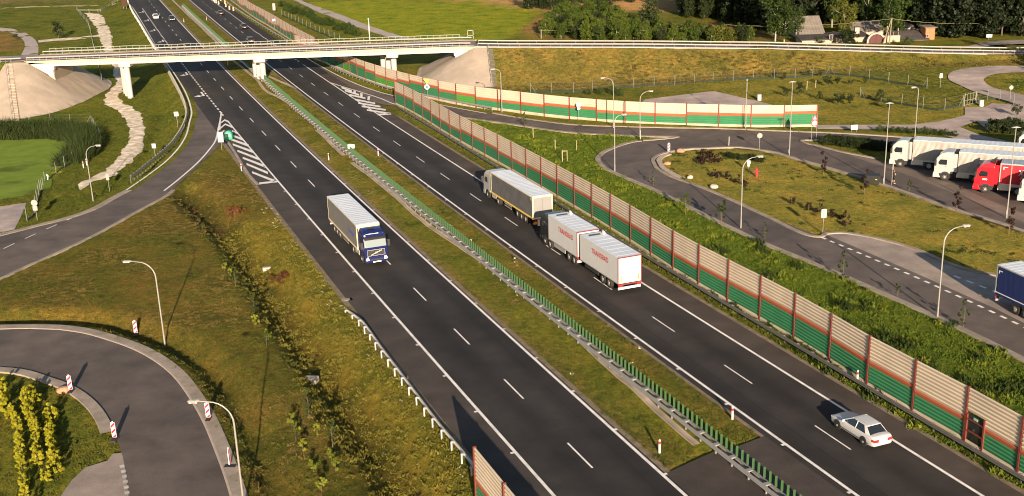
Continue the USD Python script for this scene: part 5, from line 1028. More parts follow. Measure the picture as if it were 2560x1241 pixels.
sign((1069, 249), 'yellow triangle over a round blue and white sign before the upper barrier', [('v', 1.05, .95, 3.3, M_yelp, (M_orange, .12)), ('o', .95, .95, 2.3, M_swhite, (M_bluep, .26))], 3.7)
sign((2057, 585), 'pale rectangular sign at the near edge of the island by the lay-by', [('r', .55, 1.0, 2.35, M_swhite, (M_sgrey, .2))], 2.8)
sign((1898, 377), 'grey round sign on the far edge of the planted island', [('o', .75, .75, 2.2, M_sgrey, None)], 2.6)
sign((2034, 354), 'round white sign with red rim on two posts at the tip of the hedge island', [('o', 1.0, 1.0, 2.75, M_sred, (M_swhite, .14)), ('a', .9, .8, 3.6, M_sred, (M_swhite, .14))], 3.9, posts=2)
sign((1447, 303), 'small white sign in front of the upper noise barrier', [('r', .65, .6, 2.7, M_swhite, None), ('o', .55, .55, 2.1, M_swhite, None)], 3.0)
sign((880, 392), 'bright white board standing beside the green fins in the median', [('r', 1.0, .6, 1.55, M_swhite, None)], 1.8)
sign((872, 177), 'small white sign before the noise barrier under the bridge edge', [('r', .75, .45, 1.9, M_swhite, None)], 2.1)
sign((687, 78), 'white sign on a pole before the far noise barrier beyond the bridge', [('r', .8, .6, 3.0, M_swhite, None)], 3.3)
sign((2135, 331), 'low white board on the strip before the footpath', [('r', 1.0, .75, .75, M_swhite, None)], 1.1, posts=2)
sign((2229, 466), 'grey sign post beside the standing person and the tall mast', [('r', .10, .9, 2.6, M_sgrey, None)], 3.1)
sign((2350, 222), 'tilted pale sign on the grass before the curved road', [('r', .5, .8, 2.3, M_swhite, None)], 2.7)
sign((2525, 250), 'grey sign pair beside the curved road at the right', [('o', .7, .7, 2.1, M_sgrey, None)], 2.5)
sign((686, 31), 'pale tall board beyond the far noise barrier', [('r', .9, 2.2, 1.7, M_sgrey, None)], 2.6)
sign((2472, 100), 'small oval white sign by the road at the edge of the wood', [('r', 1.3, .7, .9, M_swhite, None)], 1.2)
# green gore bollard
t = thing('gore_bollard', 'big green dome topped bollard on the hatched gore', 'bollard', gz((573, 352)))
MB().cyl((0, 0, .12), .42, .24, n=20).build('foot', M_rubber, t); M_dome = mat('green_dome', (.025, .30, .15), .45, .05, 2, obj=True)
T = frame((0, -.1, .25), (1, 0, 0), (0, 0, 1), (0, -1, 0))
body = Polygon([(-.68, 0), (.68, 0), (.68, .75)] + [(.68 * math.cos(a), .75 + .62 * math.sin(a)) for a in np.linspace(.05, math.pi - .05, 14)] + [(-.68, .75)])
mb = MB(); rg = np.linspace(-.35, .35, 5)
for f in rg: pass
mb.hull([(x * (1 - .25 * abs(o)), o * .8, y + .25) for x, y in body.exterior.coords for o in (-.5, -.2, .2, .5)]); mb.build('dome', M_dome, t, smooth=50)
MB().hull([(x * .99, -.415 - .01, y + .52) for x, y in [(.5 * math.cos(a), .12 + .78 * max(0, math.sin(a))) for a in np.linspace(0, math.pi, 16)]] + [(x * .99, -.40, y + .52) for x, y in [(.5 * math.cos(a), .12 + .78 * max(0, math.sin(a))) for a in np.linspace(0, math.pi, 16)]]).build('reflective_face', mat('pale_green_face', (.17, .46, .33), .5, .06, 2, obj=True), t)
# bins, hydrant, container, boulders, slabs
def bin_(px, label, m, h=1.0, r=.36):
    t = thing('litter_bin', label, 'litter bin', gz(px)); MB().add(trimesh.creation.cylinder(r, h, sections=14).apply_translation([0, 0, h / 2])).build('drum', m, t, smooth=40); MB().cyl((0, 0, h + .03), r * 1.04, .07).build('rim', M_sgrey, t)
bin_((1898, 251), 'white litter bin on the grass behind the upper noise barrier', M_swhite); bin_((2453, 266), 'white litter bin beside the fence gate', M_swhite)
t = thing('waste_container', 'dark wheeled waste container beside the tall mast', 'container', gz((2181, 462)), math.radians(-25))
MB().hull([(x, y, z) for x, y, z in ((-.75, -.5, .25), (.75, -.5, .25), (-.75, .5, .25), (.75, .5, .25), (-.9, -.6, 1.2), (.9, -.6, 1.2), (-.9, .6, 1.2), (.9, .6, 1.2))], .04).build('tub', M_dark, t)
MB().hull([(x, y, z) for x, y, z in ((-.92, -.62, 1.25), (.92, -.62, 1.25), (-.92, .62, 1.25), (.92, .62, 1.25), (-.8, 0, 1.5), (.8, 0, 1.5))], .03).build('lid', mat('dark_plastic_lid', (.022, .026, .03), .5, .1, 2), t)
for x in (-.6, .6):
    for y in (-.4, .4): MB().cyl((x, y, .12), .12, .07, 'y', 10).build('wheel', M_dark, t)
MB().box((.35, -.66, .8), (.6, -.64, .92)).build('sticker', M_yelp, t)
t = thing('fire_hydrant', 'red fire hydrant on the planted island', 'hydrant', gz((1891, 443)))
MB().cyl((0, 0, .5), .14, 1.0).build('barrel', M_sred, t, smooth=40); MB().hull([(0, 0, 1.02)], .18).build('cap', M_sred, t, smooth=40); MB().cyl((0, 0, .72), .08, .55, 'x', 10).build('outlet', M_sred, t)
sign((1871, 427), 'small white hydrant marker plates on a post on the island', [('r', .45, .45, 1.15, M_swhite, None), ('r', .35, .3, .75, M_swhite, None)], 1.4)
def boulder(px, r, label, m, seed):
    v = trimesh.creation.icosphere(3); p = v.vertices * [1, .8, .62]; p = p * (1 + .5 * (meshkit.fbm(p * 1.6 + seed, 3, seed) - .5))[:, None]; p = p * r; q = gz(px)
    t = MB().add(p + [0, 0, r * .3], v.faces); o = usdkit.mesh(stage, numbered('/World', 'boulder'), t.arr(), m, 35); o.AddTranslateOp().Set(Gf.Vec3d(*map(float, q))); tag(o.GetPrim(), label, 'boulder')
M_stone = mat('pale_boulder', (.42, .36, .31), .9, .2, 2, bump=.5, obj=True); M_stone2 = mat('pink_boulder', (.40, .20, .12), .9, .2, 2, bump=.5, obj=True)
boulder((1701, 381), .6, 'flat pinkish boulder on the far kerb of the island tip', M_stone2, 1); boulder((1668, 412), .5, 'brown boulder just inside the tip of the island', M_stone2, 2); boulder((1725, 446), .42, 'pale round boulder on the near edge of the island', M_stone, 3); boulder((1785, 470), .52, 'largest pale boulder on the near edge of the island', M_stone, 4); boulder((160, 980), .55, 'pinkish boulder beside the guide board on the loop', M_stone2, 5)
def slab_(px, w, d, h, label, m, a=0):
    t = thing('concrete_slab', label, 'manhole cover', gz(px), math.radians(a)); MB().box((-w / 2, -d / 2, -.2), (w / 2, d / 2, h)).build('slab', m, t); MB().cyl((0, 0, h + .012), .3, .03).build('lid', M_sgrey, t)
slab_((778, 952), 1.05, 1.0, .22, 'square concrete manhole slab in the ditch grass on the left verge', mat('slab_concrete', (.42, .35, .28), .9, .2, 2), -8)
slab_((672, 671), 1.3, .5, .15, 'small pale concrete culvert head in the ditch', mat('culvert_concrete', (.48, .40, .32), .9, .2, 2), 15)
slab_((868, 752), 1.0, .7, .12, 'concrete drain inlet at the shoulder edge before the lower guard rail', M_gutter, 20)
# traffic beacons on the closed lane far away
TBm = klass('beacon'); MB().hull([(x, y, z) for x, y in ((-.2, -.2), (.2, -.2), (-.2, .2), (.2, .2)) for z in (0, .12)]).build('foot', M_rubber, TBm); MB().tube([(0, 0, .1), (0, 0, 1.1)], [.24, .17], 10).build('body', M_swhite, TBm); MB().tube([(0, 0, .35), (0, 0, .6)], [.235, .215], 10).build('red_band', M_orange, TBm); MB().tube([(0, 0, .8), (0, 0, 1.0)], [.20, .185], 10).build('red_band', M_orange, TBm)
for px in ((534, 3), (537, 7), (541, 8), (547, 12), (563, 11), (565, 18), (574, 25), (584, 28), (530, -2), (552, 3)):
    copy(TBm, 'traffic_beacon', 'red and white traffic beacon standing on the closed lane far up the motorway', 'traffic beacon', G(*px), 0, 'traffic beacons on the far closed lane', 1.15)
# fences
M_fpost = mat('fence_post_steel', (.17, .18, .15), .6, .1, 3); M_mesh = mat('fence_skirt_green', (.014, .026, .014), .9, .15, 3)
def fence(pts, label, h=1.9, every=4.0, skirt=.35, brace=(), m=None, group=None):
    t = thing('fence', label, 'fence', group=group); p = np.array([gz(q) for q in pts]); d = np.concatenate([[0], np.cumsum(np.linalg.norm(np.diff(p[:, :2], axis=0), axis=1))]); n = max(2, int(round(d[-1] / every)) + 1); u = np.linspace(0, d[-1], n)
    xy = np.stack([np.interp(u, d, p[:, k]) for k in (0, 1)], 1); z = zat(xy); P = np.column_stack([xy, z])
    for q in P: MB().tube([q - [0, 0, .3], q + [0, 0, h]], .045, 6).build('post', m or M_fpost, t)
    for i in (0, n - 1):
        o = P[1 if i == 0 else n - 2] - P[i]; o = o / np.linalg.norm(o) * 1.1; MB().tube([P[i] + [o[0], o[1], -.1], P[i] + [0, 0, h * .85]], .03, 5).build('brace', m or M_fpost, t)
    for f in (.97, .66, .36): MB().tube(P + [0, 0, h * f], .008, 4).build('wire', M_fpost, t)
    if skirt: u2 = np.linspace(0, d[-1], 2 * n); xy = np.stack([np.interp(u2, d, p[:, k]) for k in (0, 1)], 1); MB().loft(np.column_stack([xy, zat(xy)]), [(-.02, -.2), (.02, -.2), (.02, skirt), (-.02, skirt)], closed=True).build('skirt', M_mesh, t)
fence([(1326, 232), (1435, 232), (1520, 223), (1590, 219), (1691, 213), (1789, 204), (1886, 199), (1983, 196), (2075, 186)], 'wire fence along the foot of the grassy bank')
fence([(2075, 186), (2158, 195), (2252, 211), (2317, 220)], 'wire fence running from the bank down to the tilted sign')
fence([(2150, 245), (2232, 259), (2287, 268), (2344, 278), (2407, 266)], 'wire fence with dark skirt before the gate by the footpath')
fence([(2440, 258), (2482, 248), (2534, 262)], 'short wire fence between the gate and the curved road')
t = thing('fence_gate', 'pale steel mesh gate standing open between two wire fences', 'gate', gz((2410, 266))); q = gz((2438, 259)) - gz((2410, 266)); w = np.linalg.norm(q[:2]); u = q[:2] / w
for f in (0, 1): MB().tube([(u[0] * w * f, u[1] * w * f, -.2), (u[0] * w * f, u[1] * w * f, 2.1)], .06, 6).build('post', M_galvw, t)
for z in (.15, .9, 1.95): MB().tube([(0, 0, z), (u[0] * w, u[1] * w, z)], .035, 5).build('gate_rail', M_galvw, t)
for f in (.25, .5, .75): MB().tube([(u[0] * w * f, u[1] * w * f, .15), (u[0] * w * f, u[1] * w * f, 1.95)], .03, 5).build('gate_bar', M_galvw, t)
fence([(-40, 322), (34, 316), (104, 311), (176, 311), (229, 311)], 'wire fence below the left cone paving behind the reeds')
fence([(229, 311), (250, 345), (255, 363)], 'wire fence running down to the pond beside the gravel track', every=3)
fence([(255, 363), (243, 375), (199, 400), (161, 421), (140, 437), (112, 464), (100, 490), (93, 513), (86, 543), (68, 554)], 'wire fence with dark skirt winding along the pond bank', every=3.2)
fence([(193, 29), (206, 46), (220, 62), (227, 83), (234, 120), (245, 161), (255, 203)], 'wire fence beside the gravel track beyond the bridge', every=6)
fence([(705, 40), (760, 66), (820, 92), (850, 104)], 'wire fence below the shrub row behind the far noise barrier', every=5)
t = thing('culvert_railing', 'pale railing over the culvert beyond the bridge at the left', 'railing'); pts = [(196, 32), (252, 31.5), (275, 17), (300, 1), (320, -12)]; P = np.array([gz(a) for a in pts]); P[:, 2] += .0
from_ = lerp_path(P, 3.0)
for z in (.6, 1.15): MB().tube(from_ + [0, 0, z], .05, 5).build('rail', M_galvw, t)
for q in from_: MB().tube([q, q + [0, 0, 1.15]], .05, 5).build('post', M_galvw, t)
# utility poles and wire
M_wood = mat('pole_wood', (.22, .18, .13), .85, .15, 3)
tops = []
for px, top, lab in (((1353, 104), (1353, 74), 'short utility pole beside the thicket behind the bank road'), ((1808, 106), (1811, 60), 'utility pole between the thicket and the farm'), ((2222, 119), (2230, 45), 'leaning double utility pole before the farm buildings'), ((2533, 99), (2536, 49), 'utility pole at the wood edge at the far right')):
    b = G(px[0], px[1], .3); b[1] += 8; b = np.array([GY(px[0], px[1], b[1])[0], b[1], 0]); tp = GY(top[0], top[1], b[1]); t = thing('utility_pole', lab, 'utility pole', b)
    H = tp[2]; MB().tube([(0, 0, -1), (tp[0] - b[0], 0, H)], [.16, .11], 8).build('pole', M_wood, t); MB().tube([(tp[0] - b[0] - .5, 0, H - .25), (tp[0] - b[0] + .5, 0, H - .25)], .05, 5).build('cross_arm', M_wood, t); tops.append(tp)
    if px[0] == 2222: MB().tube([(-1.5, .2, -1), (tp[0] - b[0] - .1, 0, H - .3)], [.15, .10], 8).build('stay_pole', M_wood, t)
tops = [tops[0]] + tops[1:] + [tops[-1] + [40, 3, 0]]
for i, lab in enumerate(('overhead wire before the thicket', 'overhead wire from the thicket to the farm pole', 'overhead wire before the dark wood', 'overhead wire leaving the picture at the right')):
    a, b = tops[i], tops[i + 1]; u = np.linspace(0, 1, 14); p = a + (b - a) * u[:, None]; p[:, 2] -= 4 * u * (1 - u) * .9 + .2
    tag(MB().tube(p, .028, 4).build('overhead_wire', mat('wire_metal', (.34, .30, .16), .6) if not stage.GetPrimAtPath(L + 'wire_metal') else L + 'wire_metal'), lab, 'wire')

t = thing('sign_back', 'dark back of a large sign at the top edge left of the motorway', 'road sign', G(312, 19), math.radians(-20)); MB().box((-.9, -.06, .4), (.9, .06, 3.2)).build('panel', mat('dark_red_brown', (.06, .022, .016), .8), t); [MB().box((x - .06, .07, -.5), (x + .06, .17, 3.2)).build('post', M_pole, t) for x in (-.6, .6)]
t = thing('pipe_outlet', 'bent white pipe at the pond edge inside the fence', 'pipe', gz((112, 462))); MB().tube([(-.9, 0, .15), (.2, .1, .45), (.6, .1, .75), (.6, .1, 1.35), (.45, .1, 1.55)], .13, 8).build('pipe', M_swhite, t, smooth=50)
# ---------------------------------------------------------------- farm behind the bank
M_wall1 = mat('cream_render', (.40, .31, .23), .9, .10, .8, dirt=((.36, .28, .20), .5, .5)); M_wall2 = mat('pinkish_white_wall', (.42, .34, .28), .9, .10, .8)
M_roofg = mat('grey_sheet_roof', (.20, .165, .14), .85, .18, .9, dirt=((.14, .12, .10), .5, .6)); M_roofd = mat('dark_roof', (.055, .045, .042), .8, .2, .9, dirt=((.10, .08, .07), .6, .5)); M_brick = mat('orange_brick', (.40, .15, .07), .9, .25, 2.5)
M_win = mat('dark_window', (.02, .018, .016), .3, .1, 2); M_door = mat('dark_red_door', (.075, .018, .018), .7, .15, 2)
FY = 262.0
def house(label, x0, x1, y0, y1, ze, zr, wall, roof, kind='gable', axis='x', windows=(), chimney=None, ribs=0, zr0=None):
    cx_, cy_ = (x0 + x1) / 2, (y0 + y1) / 2; t = thing('farm_building', label, 'farm building', (cx_, cy_, 0)); w, d = (x1 - x0) / 2, (y1 - y0) / 2; o = .35
    MB().box((-w, -d, -.5), (w, d, ze - .02)).build('wall', wall, t)
    if kind == 'gable':
        if axis == 'x':
            for s in (-1, 1): MB().prism(Polygon([(-d, ze - .02), (d, ze - .02), (0, zr - .12)]), 0, .25, frame((s * w - (.25 if s > 0 else 0), 0, 0), (0, 1, 0), (0, 0, 1), (1, 0, 0))).build('gable', wall, t)
            pl = [[(-w - o, -d - o, ze - .25), (w + o, -d - o, ze - .25), (w + o, .03, zr), (-w - o, .03, zr)], [(-w - o, d + o, ze - .25), (w + o, d + o, ze - .25), (w + o, -.03, zr), (-w - o, -.03, zr)]]
        else:
            for s in (-1, 1): MB().prism(Polygon([(-w, ze - .02), (w, ze - .02), (0, zr - .12)]), 0, .25, frame((0, s * d + (.25 if s > 0 else 0) - (0 if s > 0 else 0), 0), (1, 0, 0), (0, 0, 1), (0, -1, 0))).build('gable', wall, t)
            pl = [[(-w - o, -d - o, ze - .25), (-w - o, d + o, ze - .25), (.03, d + o, zr), (.03, -d - o, zr)], [(w + o, -d - o, ze - .25), (w + o, d + o, ze - .25), (-.03, d + o, zr), (-.03, -d - o, zr)]]
    else: pl = [[(-w - o, -d - o, ze), (w + o, -d - o, ze if zr0 is None else zr0), (w + o, d + o, zr), (-w - o, d + o, zr)]]
    r0 = None
    for q in pl:
        q = np.array(q); r = MB().hull(np.vstack([q, q + [0, 0, .14]])); rr = r.build('roof', roof, t); r0 = r0 or rr
        for k in range(ribs):
            f = (k + .5) / ribs; a = q[0] + (q[1] - q[0]) * f; b = q[3] + (q[2] - q[3]) * f; u = (q[1] - q[0]) / np.linalg.norm(q[1] - q[0]) * .06
            MB().hull([a - u + [0, 0, .13], a + u + [0, 0, .13], b - u + [0, 0, .13], b + u + [0, 0, .13], a + [0, 0, .2], b + [0, 0, .2]]).build('roof_seam', roof, rr)
    if chimney: c = chimney; MB().box((c[0] - .5, c[1] - .4, c[2] - 1.5), (c[0] + .5, c[1] + .4, c[2])).build('chimney', M_wall2, r0); MB().box((c[0] - .62, c[1] - .5, c[2] + .002), (c[0] + .62, c[1] + .5, c[2] + .18)).build('chimney_cap', M_roofd, r0)
    for xx, zz, ww, hh in windows: f = MB().box((xx - ww / 2 - .08, -d - .05, zz - hh / 2 - .08), (xx + ww / 2 + .08, -d + .02, zz + hh / 2 + .08)).build('window', M_wall2, t); MB().box((xx - ww / 2, -d - .07, zz - hh / 2), (xx + ww / 2, -d - .051, zz + hh / 2)).build('pane', M_win, f)
    return t
def ex(a, b, Y): p = GY(a, b, Y); return p[0], p[2]
X = lambda px, Y=FY: GY(px, 95, Y)[0]
Z = lambda py, Y=FY, px=2150: GY(px, py, Y)[2]
house('largest farm building with a steep pale grey roof, left behind the low shed', X(1988, 272), X(2050, 272), 268, 282, Z(88, 268), Z(36, 276), M_wall1, M_roofg, 'gable', 'x', ribs=9)
house('long low farm shed with dark sloping roof, in front of the big grey roof', X(1997), X(2070), 259, 264.5, Z(97, 259), Z(84, 264.5), M_wall1, M_roofd, 'mono', windows=((3.2, 1.4, .7, 1.3),), ribs=10)
house('cream farm building with dark roof and a white chimney', X(2086), X(2168), 260.5, 267, Z(93, 260.5), Z(80, 267), M_wall1, M_roofd, 'mono', windows=((-2.5, 1.6, .5, .6),), chimney=(1.8, 0, Z(81, 262) + .9), ribs=11)
house('barn with a long mottled grey roof behind the chimney', X(2126, 272), X(2200, 272), 270, 280, Z(77, 270), Z(54, 275), M_wall1, M_roofg, 'gable', 'x', ribs=10)
house('barn with dark corrugated roof and white wall at the right of the farm', X(2232), X(2312), 260, 269, Z(103, 260), Z(80, 266), M_wall2, M_roofd, 'gable', 'x', windows=((3.5, 1.0, .5, .5),), ribs=12)
house('small house with pale gable rising behind the dark corrugated roof', X(2255, 274), X(2287, 274), 272, 279, Z(81, 272), Z(63, 275), M_wall2, M_roofg, 'gable', 'y', ribs=4)
t = house('narrow orange brick shed with grey roof at the right end of the farm', X(2307), X(2330), 260.5, 264, Z(76, 260.5), Z(70, 264), M_brick, M_roofg, 'mono')
t = thing('arched_doorway', 'round arched dark red doorway with pale rim in the farm wall', 'doorway', (X(2177), 258.6, 0)); zt = Z(97, 258.6)
a = np.linspace(0, math.pi, 15); rin, rout = 1.75, 2.1
ring = Polygon([(rout * math.cos(k), max(zt - rout, .3) + rout * math.sin(k)) for k in a] + [(-rout, -.4), (-rin, -.4)] + [(rin * math.cos(k), max(zt - rout, .3) + rin * math.sin(k)) for k in a[::-1]] + [(rin, -.4), (rout, -.4)])
T = frame((0, 0, 0), (1, 0, 0), (0, 0, 1), (0, -1, 0)); MB().prism(ring.buffer(0), 0, .6, T).build('arch', M_wall2, t)
for s in (-1, 1):
    h = Polygon([(0, -.4), (s * rin, -.4)] + [(s * rin * math.cos(k), max(zt - rout, .3) + rin * math.sin(k)) for k in np.linspace(0, math.pi / 2, 9)]).buffer(-.02); MB().prism(h, .1, .3, T).build('door_leaf', M_door, t)
t = thing('garden_wall', 'pale low wall and fence between the arched doorway and the right barn', 'wall', (X(2205), 258.8, 0)); MB().box((-3.2, -.15, -.5), (3.0, .15, 1.5)).build('wall', M_wall1, t)
for k in range(6): MB().box((-3 + k * 1.1, -.05, 1.5), (-2.88 + k * 1.1, .05, 2.3)).build('fence_post', M_wood, t)
t = thing('red_tractor', 'small red vehicle half hidden at the edge of the wood', 'tractor', (X(2372, 270), 270, 0), math.radians(160))
MB().hull([(x, y, z) for x in (.2, 1.9) for y in (-.4, .4) for z in (.6, 1.25)], .06).build('bonnet', M_sred, t); MB().box((-1.0, -.6, 1.0), (.2, .6, 2.2)).build('cabin', M_glass, t); MB().box((-1.1, -.7, 2.2), (.3, .7, 2.32)).build('roof', M_sred, t)
for s in (-1, 1): wheel(t, -.6, s * .75, .7, .35, s); wheel(t, 1.4, s * .6, .4, .22, s)
# ---------------------------------------------------------------- vegetation
R = np.random.default_rng(7)
F_pine = leafmat('pine_leaves', (.008, .014, .004), (.026, .037, .010), .12); F_dark = leafmat('dark_leaves', (.014, .023, .005), (.045, .060, .013), .18); F_mid = leafmat('mid_leaves', (.024, .044, .006), (.070, .098, .014), .28)
F_bright = leafmat('bright_leaves', (.045, .072, .007), (.135, .160, .018), .3); F_willow = leafmat('willow_leaves', (.09, .10, .012), (.20, .19, .03), .35); F_gold = leafmat('golden_leaves', (.26, .25, .014), (.52, .45, .026), .35); F_red = leafmat('plum_leaves', (.020, .008, .006), (.050, .018, .012), .15); F_yel = leafmat('yellow_green_leaves', (.14, .17, .012), (.28, .27, .02), .3); F_rust = leafmat('rusty_leaves', (.10, .035, .012), (.20, .075, .02), .2)
M_bark = mat('bark', (.11, .08, .055), .9, .25, 3, obj=True); M_birch = mat('birch_bark', (.36, .32, .26), .85, .2, 3, obj=True)
def leaves(cent, rad, per, size, seed, flat_=.0):
    """Leaf sized faces in clumps spread through a crown."""
    g = np.random.default_rng(seed); C = np.repeat(cent, per, 0); rr = np.repeat(np.broadcast_to(rad, len(cent)), per)
    d = g.normal(size=(len(C), 3)); d /= np.linalg.norm(d, axis=1)[:, None]; P = C + d * (rr * g.uniform(.35, 1.0, len(C)) ** .6)[:, None]
    n = d * .7 + g.normal(size=d.shape) * .6 + [0, 0, .25]; n /= np.linalg.norm(n, axis=1)[:, None]
    a = np.cross(n, g.normal(size=n.shape)); a /= np.linalg.norm(a, axis=1)[:, None]; b = np.cross(n, a); s = size * g.uniform(.6, 1.35, len(C))[:, None]
    v = np.stack([P - a * s * .5, P + b * s * .42, P + a * s * .55, P - b * s * .42], 1).reshape(-1, 3); i = np.arange(len(P))[:, None] * 4
    return v, np.hstack([i, i + 1, i + 2, i + 3])
def crown_pts(n, shape, seed):
    g = np.random.default_rng(seed); out = []
    while len(out) < n:
        p = g.uniform(-1, 1, 3)
        if shape(p): out.append(p)
    return np.array(out)
def tree_model(name, H, W, kind, leafm, barkm, seed, clumps=70, per=26, size=.42, base=.28, stems=1):
    k = klass(name); g = np.random.default_rng(seed)
    sh = {'round': lambda p: .35 < np.linalg.norm(p) < 1, 'cone': lambda p: np.hypot(p[0], p[1]) < (1 - p[2]) / 2 * 1.0 + .08, 'oval': lambda p: .2 < np.linalg.norm(p * [1, 1, 1]) < 1 and p[2] > -.95, 'col': lambda p: np.hypot(p[0], p[1]) < .9}[kind]
    c = crown_pts(clumps, sh, seed); zc, zh = H * (1 + base) / 2, H * (1 - base) / 2
    c = c * [W / 2, W / 2, zh] + [0, 0, zc]; c += g.normal(size=c.shape) * [.25 * W / 6, .25 * W / 6, .2]
    lean = g.normal(size=2) * .03 * H
    lm = MB().tube([(0, 0, -.4), (lean[0] * .3, lean[1] * .3, H * .35), (lean[0], lean[1], H * .8)], [.013 * H + .02, .009 * H + .01, .015], 7)
    for j in range(7):
        e = c[g.integers(len(c))]; z0 = min(e[2] * .75, H * .6); b0 = np.array([np.interp(z0, [-.4, H * .35, H * .8], [0, lean[a] * .3, lean[a]]) for a in (0, 1)] + [z0]); lm.tube([b0, b0 + (e - b0) * [.6, .6, .45], e], [.006 * H, .004 * H, .008], 5)
    lm.build('trunk', barkm, k, smooth=50)
    MB().add(*leaves(c, g.uniform(.10, .17, len(c)) * W * (1.15 if kind != 'col' else 1.6), per, size, seed + 1)).build('crown', leafm, k)
    return k
T_pine = [tree_model('dark_tree', 14, 6.0, 'oval', F_pine, M_bark, 20 + i, 90, 34, .56, .0) for i in range(3)]
T_dark = [tree_model('dense_tree', 12, 6.4, 'oval', F_dark, M_bark, 30 + i, 84, 34, .50, .0) for i in range(3)]
T_birch = [tree_model('birch', 11.5, 5.4, 'oval', F_mid, M_birch, 40 + i, 64, 30, .42, .12) for i in range(3)]
T_young = [tree_model('young_tree', 6.5, 4.2, 'round', F_bright, M_birch, 50 + i, 60, 34, .36, -.05) for i in range(3)]
T_cone = tree_model('conical_tree', 10.5, 6.4, 'cone', F_dark, M_bark, 60, 90, 30, .42, .05); T_willow = tree_model('willow', 11, 6.2, 'oval', F_willow, M_birch, 61, 75, 30, .40, .08)
T_bush = [tree_model('bush', 2.6, 3.2, 'round', F_mid, M_bark, 70 + i, 34, 26, .24, .0) for i in range(2)]; T_dbush = tree_model('dark_bush', 2.4, 3.2, 'round', F_dark, M_bark, 75, 34, 30, .26, .0); T_ybush = tree_model('pale_bush', 3.6, 3.6, 'round', F_willow, M_bark, 76, 40, 26, .28, .0)
T_plum = [tree_model('plum_column', 3.0, .85, 'col', F_red, M_bark, 80 + i, 16, 22, .17, .22) for i in range(2)]; T_rbush = [tree_model('plum_bush', 1.1, .9, 'round', F_red, M_bark, 84 + i, 16, 22, .14, .0) for i in range(2)]
T_sap = [tree_model('sapling', 2.6, .9, 'oval', F_mid, M_bark, 90 + i, 12, 16, .17, .25) for i in range(2)]; T_ysap = [tree_model('yellow_sapling', 1.5, .8, 'oval', F_yel, M_bark, 94 + i, 12, 18, .16, .1) for i in range(2)]; T_small = [tree_model('small_tree', 3.6, 2.4, 'round', F_dark, M_bark, 97 + i, 26, 26, .24, .22) for i in range(2)]
T_rust = tree_model('rusty_bush', 1.0, 2.2, 'round', F_rust, M_bark, 99, 18, 26, .16, .0)
rt = random.Random(12)
def plant(model, name, label, cat, q, sc=1.0, group=None):
    s = sc * rt.uniform(.93, 1.07); copy(model, name, label, cat, (q[0], q[1], q[2] - .05), rt.uniform(0, 6.28), group, (s * rt.uniform(.92, 1.08), s * rt.uniform(.92, 1.08), s))
def at0(px, py): q = G(px, py); q[2] = float(terrain(q[:1], q[1:2])[0]); return q
# the dark wood at the top right, row by row back from its edge
edge = [(1725, 46), (1790, 52), (1850, 60), (1915, 78), (1990, 72), (2060, 62), (2130, 52), (2200, 60), (2290, 74), (2345, 92), (2430, 96), (2520, 92), (2640, 98)]
ep = lerp_path(np.array([G(a, b)[:2] for a, b in edge]), 5.2); n = 0
for row in range(9):
    for p in ep:
        q = np.array([p[0] + rt.uniform(-1.6, 1.6) + row * 1.0, p[1] + row * 5.6 + rt.uniform(-1.6, 1.6), 0])
        if not (-60 < q[0] < 175) or n > 285: continue
        z = float(terrain(q[:1], q[1:2])[0]); k = rt.random(); wh = 'left of the farm' if q[0] < 64 else 'behind the farm' if q[0] < 97 else 'right of the farm'; dp = 'front part' if row < 3 else 'deep part'
        if row == 0 and q[0] < 62: plant(rt.choice(T_dark), 'wood_tree', 'grey green bushy tree at the left front edge of the dark wood', 'tree', (q[0], q[1], z), .48, 'trees at the front edge of the wood')
        elif k < .68: plant(rt.choice(T_pine), 'wood_tree', f'very dark tree in the {dp} of the wood {wh}', 'tree', (q[0], q[1], z), rt.uniform(.85, 1.2), f'very dark trees in the {dp} of the wood {wh}')
        else: plant(rt.choice(T_dark), 'wood_tree', f'slightly greener tree in the {dp} of the wood {wh}', 'tree', (q[0], q[1], z), rt.uniform(.9, 1.25), f'slightly greener trees in the {dp} of the wood {wh}')
        n += 1
# the bright thicket behind the bank road
th_poly = Polygon([(1345, 76), (1365, 62), (1395, 48), (1405, 34), (1460, 26), (1530, 30), (1545, 50), (1570, 62), (1640, 72), (1690, 70), (1740, 86), (1800, 96), (1905, 100), (1930, 106), (1500, 106), (1400, 94), (1352, 84)])
cnt = 0; tries = 0; placed = []
while cnt < 110 and tries < 6000:
    tries += 1; px, py = rt.uniform(1345, 1930), rt.uniform(26, 108)
    if not th_poly.contains(shapely.Point(px, py + 2)): continue
    q = at0(px, py + 6)
    if q[1] < 250 or any((q[0] - a) ** 2 + (q[1] - b) ** 2 < 5.5 for a, b in placed): continue
    placed.append((q[0], q[1])); m_ = rt.choice(T_young) if rt.random() < .75 else rt.choice(T_dark)
    wh = 'by the short utility pole' if px < 1500 else 'below the lone pointed tree' if px < 1700 else 'near the yellowish bush'; dp = 'front' if py > 78 else 'back'
    nm = ('bright green young tree' if m_ in T_young else 'darker bushy tree') + f' at the {dp} of the thicket {wh}'
    plant(m_, 'thicket_tree', nm, 'tree', q, (rt.uniform(.55, .82) if px < 1560 else rt.uniform(.42, .68)) if m_ in T_young else rt.uniform(.28, .38), nm.replace('tree at', 'trees at')); cnt += 1
plant(T_cone, 'conical_tree', 'dark pointed tree standing alone above the thicket', 'tree', at0(1625, 66), .95)
for px, py in ((1322, 22), (1345, 20), (1362, 22), (1380, 23), (1402, 18), (1425, 12), (1450, 6), (1475, 10), (1500, 4), (1525, 12), (1550, 2), (1345, 8), (1390, 6), (1420, -2), (1580, 4), (1330, 4)): plant(rt.choice(T_dark), 'far_tree', 'dark tree with pale trunk above the thicket at the top edge', 'tree', at0(px, py + 2), rt.uniform(.55, .75), 'dark trees at the top edge by the brown field')
